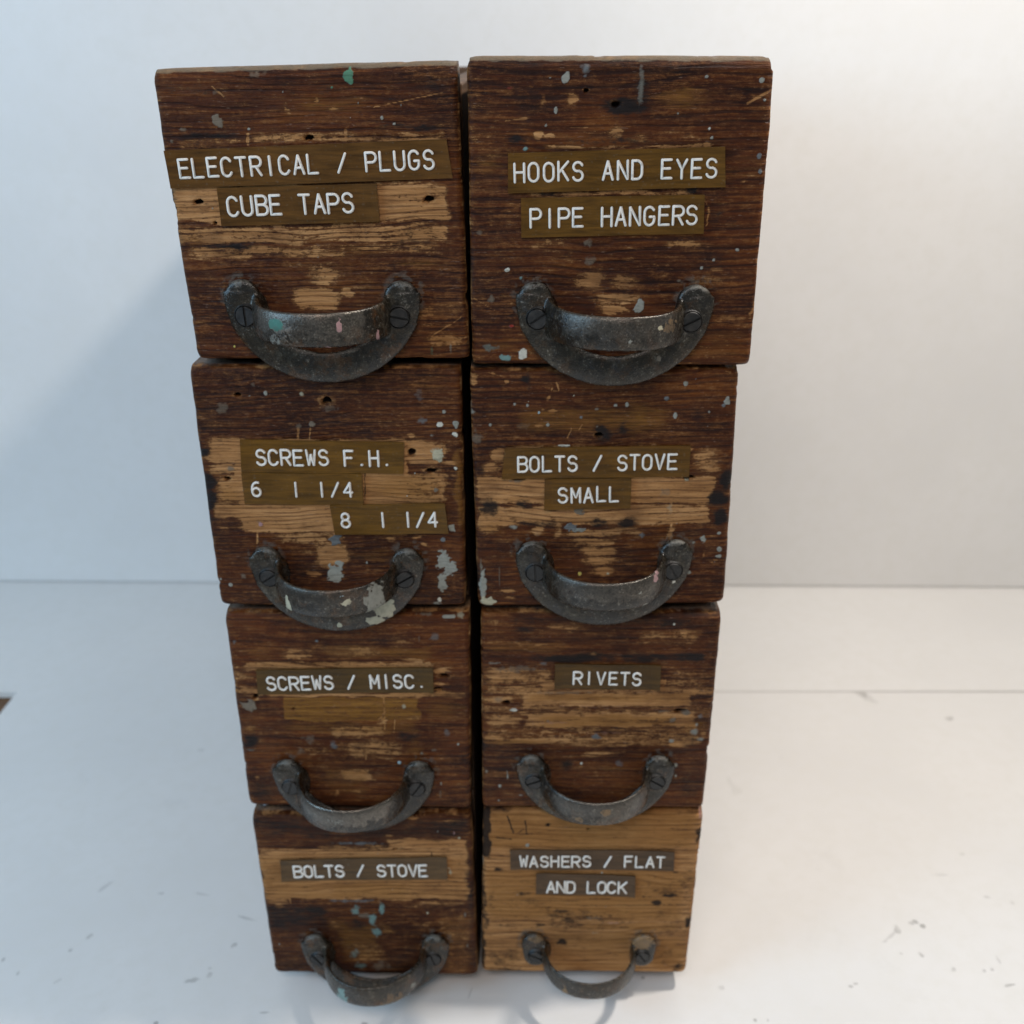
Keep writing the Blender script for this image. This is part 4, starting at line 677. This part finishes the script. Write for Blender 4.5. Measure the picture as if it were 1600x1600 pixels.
# ------------------------------------------------------------------ cast half-moon pull
def ellipse_pt(a, b, th): return (a * math.cos(th), b * math.sin(th))
def build_pull_mesh(strap=False):
    """local frame: x across, z up (0 = centre line of the ears), viewer toward -y; fused from a crescent plate, two domed ears and a bowed grip"""
    bm = bmesh.new()
    def solid(outline, y_back, y_front, bulge=0.0):
        n = len(outline)
        cb = [bm.verts.new(Vector((x, y_back, z))) for x, z in outline]
        cf = [bm.verts.new(Vector((x, y_front, z))) for x, z in outline]
        bm.faces.new(cb); bm.faces.new(cf[::-1])
        for i in range(n): bm.faces.new((cb[(i + 1) % n], cb[i], cf[i], cf[(i + 1) % n]))
    def sweep(path, closed_prof, frames):
        rings = []
        for c, (a, b, sa, sb) in zip(path, frames):
            rings.append([bm.verts.new(Vector(c) + Vector(a) * (x * sa) + Vector(b) * (y * sb)) for x, y in closed_prof])
        m = len(closed_prof)
        for r0, r1 in zip(rings, rings[1:]):
            for j in range(m): bm.faces.new((r0[j], r0[(j + 1) % m], r1[(j + 1) % m], r1[j]))
        bm.faces.new(rings[0][::-1]); bm.faces.new(rings[-1])
    circ = [(math.cos(t), math.sin(t)) for t in np.linspace(0, 2 * math.pi, 20, endpoint=False)]
    # crescent plate as a swept flat oval along the lower arc, wide in the middle
    path = []; frames = []
    ths = np.linspace(math.radians(178), math.radians(362), 41)
    for t in ths:
        k = math.sin(t - math.pi)                       # 0 at ears, 1 at the bottom
        wdt = 0.061 - 0.002 * k if not strap else 0.05 - 0.044 * min(1, k * 1.6)
        cx, cz = 0.300 * math.cos(t), (0.265 if not strap else 0.15) * math.sin(t)
        nx, nz = math.cos(t), math.sin(t); l = math.hypot(nx / 0.300, nz / 0.265)
        nx, nz = nx / 0.300 / l, nz / 0.265 / l
        path.append((cx, -0.012 - 0.022 * k * k, cz)); frames.append(((nx, 0, nz), (0, -1, 0), wdt, 0.019))
    if not strap: sweep(path, circ, frames)
    # ears: long ovals leaning outward, slightly domed
    for s in (-1, 1):
        r = bmesh.ops.create_uvsphere(bm, u_segments=24, v_segments=16, radius=1.0)
        for v in r['verts']:
            x, y, z = v.co
            yy = math.copysign(abs(y) ** 0.6, y) * 0.023
            zz = z * 0.066 - (0.011 if z >= -1e-4 else 0.092)
            xx = x * 0.066
            rr = math.hypot(x, z)
            if y < 0: yy -= 0.010 * rr ** 3 * (1 - rr ** 12) - 0.004
            v.co = Vector((s * (0.289 - (0.010 if z < -1e-4 else 0.0)) + xx, yy - 0.008, zz))
    # grip: bowed straight out from the ears, tall D section
    path = []; frames = []
    D = 0.256; hw = 0.236
    ts = np.linspace(-1, 1, 49)
    for t in ts:
        a = t * math.pi / 2
        x = hw * math.copysign(abs(math.sin(a)) ** 0.95, a); y = -D * abs(math.cos(a)) ** 0.92 if abs(t) < 0.999 else 0.0
        path.append([x, y, 0])
    path = np.array(path); path[0, 1] = 0.012; path[-1, 1] = 0.012
    for i, t in enumerate(ts):
        i0, i1 = max(i - 1, 0), min(i + 1, len(ts) - 1)
        tg = path[i1] - path[i0]; tg /= np.linalg.norm(tg)
        out = np.array([tg[1], -tg[0], 0.0])
        if out[1] > 0 and abs(t) < 0.5: out = -out
        sag = -0.004 * (1 - t * t)
        half = 0.065 - 0.003 * (1 - abs(t)) + 0.013 * abs(t) ** 6
        if strap: half *= 0.92
        thick = 0.034 + 0.004 * abs(t) ** 4 if not strap else 0.029 + 0.012 * abs(t) ** 5
        path[i, 2] = -0.072 - sag
        frames.append((tuple(out), (0, 0, 1), thick, half))
    sq = [(math.copysign(abs(c) ** 1.0, c), math.copysign(abs(s) ** 0.92, s)) for c, s in circ]
    sweep([tuple(p) for p in path], sq, frames)
    bmesh.ops.recalc_face_normals(bm, faces=bm.faces[:])
    me = bpy.data.meshes.new('pull_cage'); bm.to_mesh(me); bm.free()
    o = bpy.data.objects.new('pull_cage', me); col.objects.link(o)
    md = o.modifiers.new('r', 'REMESH'); md.mode = 'VOXEL'; md.voxel_size = 0.0054; md.use_smooth_shade = True
    ms = o.modifiers.new('s', 'SMOOTH'); ms.factor = 0.5; ms.iterations = 4
    bpy.context.view_layer.update()
    dg = bpy.context.evaluated_depsgraph_get()
    res = bpy.data.meshes.new_from_object(o.evaluated_get(dg))
    bpy.data.objects.remove(o); bpy.data.meshes.remove(me)
    n = len(res.vertices); co = np.zeros(n * 3, np.float32); res.vertices.foreach_get('co', co); co = co.reshape(-1, 3)
    return res, co
PULLS = {False: build_pull_mesh(False), True: build_pull_mesh(True)}

def build_screw_mesh(rot):
    r = 0.036; hh = 0.010
    bm = bmesh.new()
    # two half discs with a slot between them, over a slot floor
    gap = 0.0042
    for s in (-1, 1):
        base = []
        a0 = math.asin(gap / r)
        pts = [(r * math.cos(t), s * r * math.sin(t)) for t in np.linspace(a0, math.pi - a0, 18)]
        lo = [bm.verts.new((x, 0.0, z)) for x, z in pts]
        md = [bm.verts.new((x, -hh * 0.7, z)) for x, z in pts]
        hi = [bm.verts.new((x * 0.93, -hh, gap * s + (z - gap * s) * 0.93)) for x, z in pts]
        n = len(pts)
        for i in range(n):
            j = (i + 1) % n
            bm.faces.new((lo[i], lo[j], md[j], md[i])); bm.faces.new((md[i], md[j], hi[j], hi[i]))
        bm.faces.new(hi)
    c = [bm.verts.new((r * 0.98 * math.cos(t), -hh * 0.25, r * 0.98 * math.sin(t))) for t in np.linspace(0, 2 * math.pi, 24, endpoint=False)]
    bm.faces.new(c)
    # countersink lip
    for ra, rb, ya, yb in ((r * 1.0, r * 1.10, 0.002, -0.0055), (r * 1.10, r * 1.34, -0.0055, 0.006)):
        A = [bm.verts.new((ra * math.cos(t), ya, ra * math.sin(t))) for t in np.linspace(0, 2 * math.pi, 28, endpoint=False)]
        B = [bm.verts.new((rb * math.cos(t), yb, rb * math.sin(t))) for t in np.linspace(0, 2 * math.pi, 28, endpoint=False)]
        for i in range(28): bm.faces.new((A[i], A[(i + 1) % 28], B[(i + 1) % 28], B[i]))
    bmesh.ops.recalc_face_normals(bm, faces=bm.faces[:])
    for v in bm.verts: v.co = (Matrix.Rotation(rot, 3, 'Y') @ v.co) * W
    me = bpy.data.meshes.new('screw'); bm.to_mesh(me); bm.free()
    return me

def make_pull(d, key, mat, smat, parent, spots, slots):
    hx, hz, hw, ha = d['h']
    res, co = PULLS[key == 'R4']
    k = hw / 0.71
    me = res.copy(); me.name = 'handle'
    c2 = co * k * W
    me.vertices.foreach_set('co', c2.ravel()); me.update()
    me.polygons.foreach_set('use_smooth', [True] * len(me.polygons))
    pa = np.zeros((len(co), 4)); pa[:, :3] = 0.2
    # lint and dust settle on top of the ears
    dust = sstep(0.005, 0.06, co[:, 2]) * 0.44 + sstep(0.20, 0.30, np.abs(co[:, 0])) * 0.10
    pa[:, :3] = (0.150, 0.143, 0.122); pa[:, 3] = dust
    rag = fbm(co[:, 0] * 70 + 3, co[:, 2] * 70 + co[:, 1] * 50, 3) - 0.5
    for x, y, z, rx, ry, rz, ci, al in spots:
        rr = np.sqrt(((co[:, 0] - x) / rx) ** 2 + ((co[:, 1] - y) / ry) ** 2 + ((co[:, 2] - z) / rz) ** 2) + rag * 1.0
        m = sstep(1.15, 0.75, rr) * al
        b = m > pa[:, 3]
        pa[b, :3] = PCOL[int(ci)] if ci < 50 else ((0.03, 0.15, 0.11) if ci == 50 else (0.20, 0.12, 0.05)); pa[:, 3] = np.maximum(pa[:, 3], m)
    set_col(me, 'paint', pa)
    pol_hi = sstep(-0.12, -0.22, co[:, 1]) * (0.35 + 0.65 * sstep(-0.12, -0.03, co[:, 2]))  # grip lighter toward its top: painted highlight along with hand rubbing
    pol_hi = np.maximum(pol_hi, 0.22 * sstep(0.33, 0.352, np.abs(co[:, 0])))
    at = me.attributes.new('polish_highlight', 'FLOAT', 'POINT'); at.data.foreach_set('value', pol_hi.astype(np.float32))
    h = link('handle', me, [mat], parent)
    h.location = Vector((hx, -0.012, hz - 0.055 * k)) * W
    h.rotation_euler = (0, -ha, 0)
    for s, a in zip((-1, 1), slots):
        sme = build_screw_mesh(a)
        so = link('screw', sme, [smat], h)
        so.location = Vector((s * 0.279, -0.0325, -0.074)) * W * k
        so.scale = (k, k, k)
        so.rotation_euler = (0, 0, s * 0.10)

# paint dabs on the handles: x y z rx ry rz colour alpha (handle frame, drawer widths)
SPOTS = {
 'L1': [(-0.115, -0.22, -0.055, 0.032, 0.05, 0.024, 50, 1), (0.05, -0.25, -0.140, 0.055, 0.05, 0.014, 6, 0.9), (0.10, -0.22, -0.055, 0.010, 0.06, 0.03, 6, 0.8),
        (-0.09, -0.24, -0.08, 0.05, 0.06, 0.05, 8, 0.4), (-0.12, -0.20, -0.11, 0.03, 0.05, 0.03, 1, 0.45), (0.215, -0.10, -0.10, 0.008, 0.06, 0.04, 6, 0.6)],
 'R1': [(0.145, -0.20, -0.05, 0.012, 0.05, 0.010, 5, 0.9), (0.04, -0.25, -0.09, 0.007, 0.05, 0.007, 1, 0.9), (0.17, -0.03, -0.21, 0.012, 0.03, 0.012, 8, 0.9), (0.17, -0.16, -0.05, 0.05, 0.08, 0.03, 51, 0.45)],
 'L2': [(-0.165, -0.20, -0.115, 0.012, 0.07, 0.05, 5, 1), (0.072, -0.23, -0.058, 0.022, 0.05, 0.015, 5, 1), (0.06, -0.21, -0.032, 0.015, 0.05, 0.012, 9, 0.9),
        (0.170, -0.165, -0.075, 0.048, 0.08, 0.075, 1, 0.7), (0.19, -0.03, -0.20, 0.048, 0.05, 0.062, 5, 0.72), (0.15, -0.04, -0.265, 0.05, 0.05, 0.022, 5, 0.7), (0.0, -0.05, -0.285, 0.012, 0.03, 0.012, 5, 0.8)],
 'R2': [(0.185, -0.13, -0.025, 0.018, 0.07, 0.028, 6, 0.8), (0.17, -0.15, -0.04, 0.012, 0.07, 0.015, 10, 0.55), (0.145, -0.20, -0.135, 0.020, 0.05, 0.016, 1, 1), (0.12, -0.2, -0.06, 0.012, 0.05, 0.012, 1, 0.7), (0.285, -0.03, -0.125, 0.008, 0.03, 0.008, 0, 0.9)],
 'L3': [(0.02, -0.25, -0.15, 0.01, 0.05, 0.02, 1, 0.6), (-0.05, -0.25, -0.06, 0.09, 0.05, 0.02, 1, 0.35)],
 'R3': [(-0.285, -0.05, -0.08, 0.015, 0.04, 0.012, 1, 0.8), (0.03, -0.25, -0.05, 0.03, 0.04, 0.02, 51, 0.6), (-0.08, -0.24, -0.10, 0.03, 0.04, 0.02, 51, 0.5)],
 'L4': [(-0.125, -0.20, -0.10, 0.030, 0.08, 0.06, 4, 1), (-0.12, -0.22, -0.12, 0.020, 0.08, 0.05, 9, 0.55), (0.19, -0.14, -0.09, 0.018, 0.05, 0.04, 1, 0.6), (0.1, -0.23, -0.10, 0.07, 0.05, 0.05, 51, 0.5)],
 'R4': [(0.28, -0.02, 0.02, 0.06, 0.05, 0.05, 51, 0.75), (-0.28, -0.02, 0.04, 0.05, 0.05, 0.03, 51, 0.5), (-0.13, -0.2, -0.10, 0.015, 0.06, 0.04, 51, 0.7)],
}
SLOTS = {'L1': (1.52, 0.20), 'R1': (-0.62, -0.45), 'L2': (-0.62, -0.52), 'R2': (1.55, 1.05), 'L3': (-1.25, -0.95), 'R3': (-0.45, 0.6), 'L4': (0.9, 1.3), 'R4': (0.4, 1.0)}
BROWN = {'L1': 0.55, 'R1': 0.3, 'L2': 0.55, 'R2': 0.2, 'L3': 0.5, 'R3': 0.55, 'L4': 0.75, 'R4': 0.5}
TONE = {'L1': 0.76, 'R1': 0.82, 'L2': 0.70, 'R2': 0.78, 'L3': 0.90, 'R3': 0.82, 'L4': 0.66, 'R4': 1.4}
SHINE = {'L1': 0.6, 'R1': 0.4, 'L2': 0.25, 'R2': 0.45, 'L3': 0.95, 'R3': 0.55, 'L4': 0.15, 'R4': 0.2}
RINGS = {'L1': (300.0, 0.5), 'R1': (190.0, 0.6), 'L2': (330.0, 0.4), 'R2': (260.0, 0.5), 'L3': (150.0, 0.35), 'R3': (120.0, 0.45), 'L4': (260.0, 0.35), 'R4': (210.0, 0.5)}
TAPE = {'L1': (0.100, 0.045, 0.009), 'R1': (0.110, 0.051, 0.007), 'L2': (0.118, 0.054, 0.005), 'R2': (0.108, 0.048, 0.005),
        'L3': (0.072, 0.036, 0.005), 'R3': (0.070, 0.034, 0.005), 'L4': (0.088, 0.048, 0.017), 'R4': (0.080, 0.044, 0.020)}
LABELS = {
 'L1': 'dark wooden drawer with label tapes reading ELECTRICAL / PLUGS and CUBE TAPS',
 'R1': 'dark paint-flecked wooden drawer with label tapes reading HOOKS AND EYES and PIPE HANGERS',
 'L2': 'worn wooden drawer with three label tapes headed SCREWS F.H. and white-splashed handle',
 'R2': 'worn wooden drawer with label tapes reading BOLTS / STOVE and SMALL',
 'L3': 'wooden drawer with label tape reading SCREWS / MISC. above an amber varnish patch',
 'R3': 'streaky brown wooden drawer with one short label tape reading RIVETS',
 'L4': 'dark-edged wooden drawer labelled only BOLTS / STOVE, standing on the white board',
 'R4': 'light golden-brown wooden drawer with label tapes reading WASHERS / FLAT and AND LOCK',
}
DEPTH = 3.4
bwood = body_wood()
lett = letter_mat()
rows = {'4': (FLOOR, 1.012), '3': (1.012, 2.055), '2': (2.055, 3.092), '1': (3.092, 4.035)}
for i, key in enumerate(DRAWERS):
    d = DRAWERS[key]
    root = bpy.data.objects.new('wooden_drawer', None); col.objects.link(root)
    root.empty_display_size = 0.02
    root.location = Vector(d['o']) * W; root.rotation_euler = (0, 0, d['yaw'])
    tag(root, LABELS[key], 'drawer', 'stacked wooden drawers')
    seed = i * 1.37 + 0.6
    make_front(d, seed, front_wood(seed, TONE[key], *RINGS[key]), root)
    # the open box behind the front
    z0, z1 = rows[key[1]]; z0 -= d['o'][2]; z1 -= d['o'][2] + 0.002
    if key == 'R1': z1 += 0.02
    xl, xr = (-0.478, 0.502) if key[0] == 'L' else (-0.486, 0.482)
    y0 = FRONT_D + 0.001
    for a, b in ((xl, xl + 0.085), (xr - 0.085, xr)):
        box('side_panel', (a, b, y0, DEPTH, z0, z1), bwood, root)
    box('back_panel', (xl + 0.086, xr - 0.086, DEPTH - 0.085, DEPTH, z0, z1 - 0.001), bwood, root)
    box('bottom_panel', (xl + 0.086, xr - 0.086, y0, DEPTH - 0.086, z0 + 0.02, z0 + 0.07), bwood, root, 0.004)
    mats = (tape_mat(seed, TAPE[key]), lett)
    for k, spec in enumerate(d['lab']): make_tape(spec, k, mats, root, seed)
    make_pull(d, key, handle_metal(seed, BROWN[key], 1.0, SHINE[key]), handle_metal(seed + 3.3, 0.35, 1.7), root, SPOTS[key], SLOTS[key])

# crumpled grey scrap showing in the gap above the lower left drawer
rg = np.random.default_rng(4)
nx, ny = 26, 10
U, V = np.meshgrid(np.linspace(0, 1, nx), np.linspace(0, 1, ny))
zz = 1.000 + 0.030 * fbm(U * 9, V * 6 + 3, 3) * np.sin(np.pi * U) - 0.002
xx = -0.985 + 0.16 * U; yy = 0.045 + 0.10 * V + 0.02 * (fbm(U * 6, V * 6, 2) - 0.5)
vv = [(a, b, c) for a, b, c in zip(xx.ravel(), yy.ravel(), zz.ravel())]
ff = [(j * nx + i, j * nx + i + 1, (j + 1) * nx + i + 1, (j + 1) * nx + i) for j in range(ny - 1) for i in range(nx - 1)]
sm_ = N('grey_plastic_film'); sm_.out((0.24, 0.26, 0.29), 0.3)
scr = link('plastic_scrap', mesh_from('plastic_scrap', vv, ff, True), [sm_.m])
so = scr.modifiers.new('thick', 'SOLIDIFY'); so.thickness = 0.0006
tag(scr, 'crumpled grey plastic scrap in the gap above the BOLTS / STOVE bottom drawer', 'scrap')
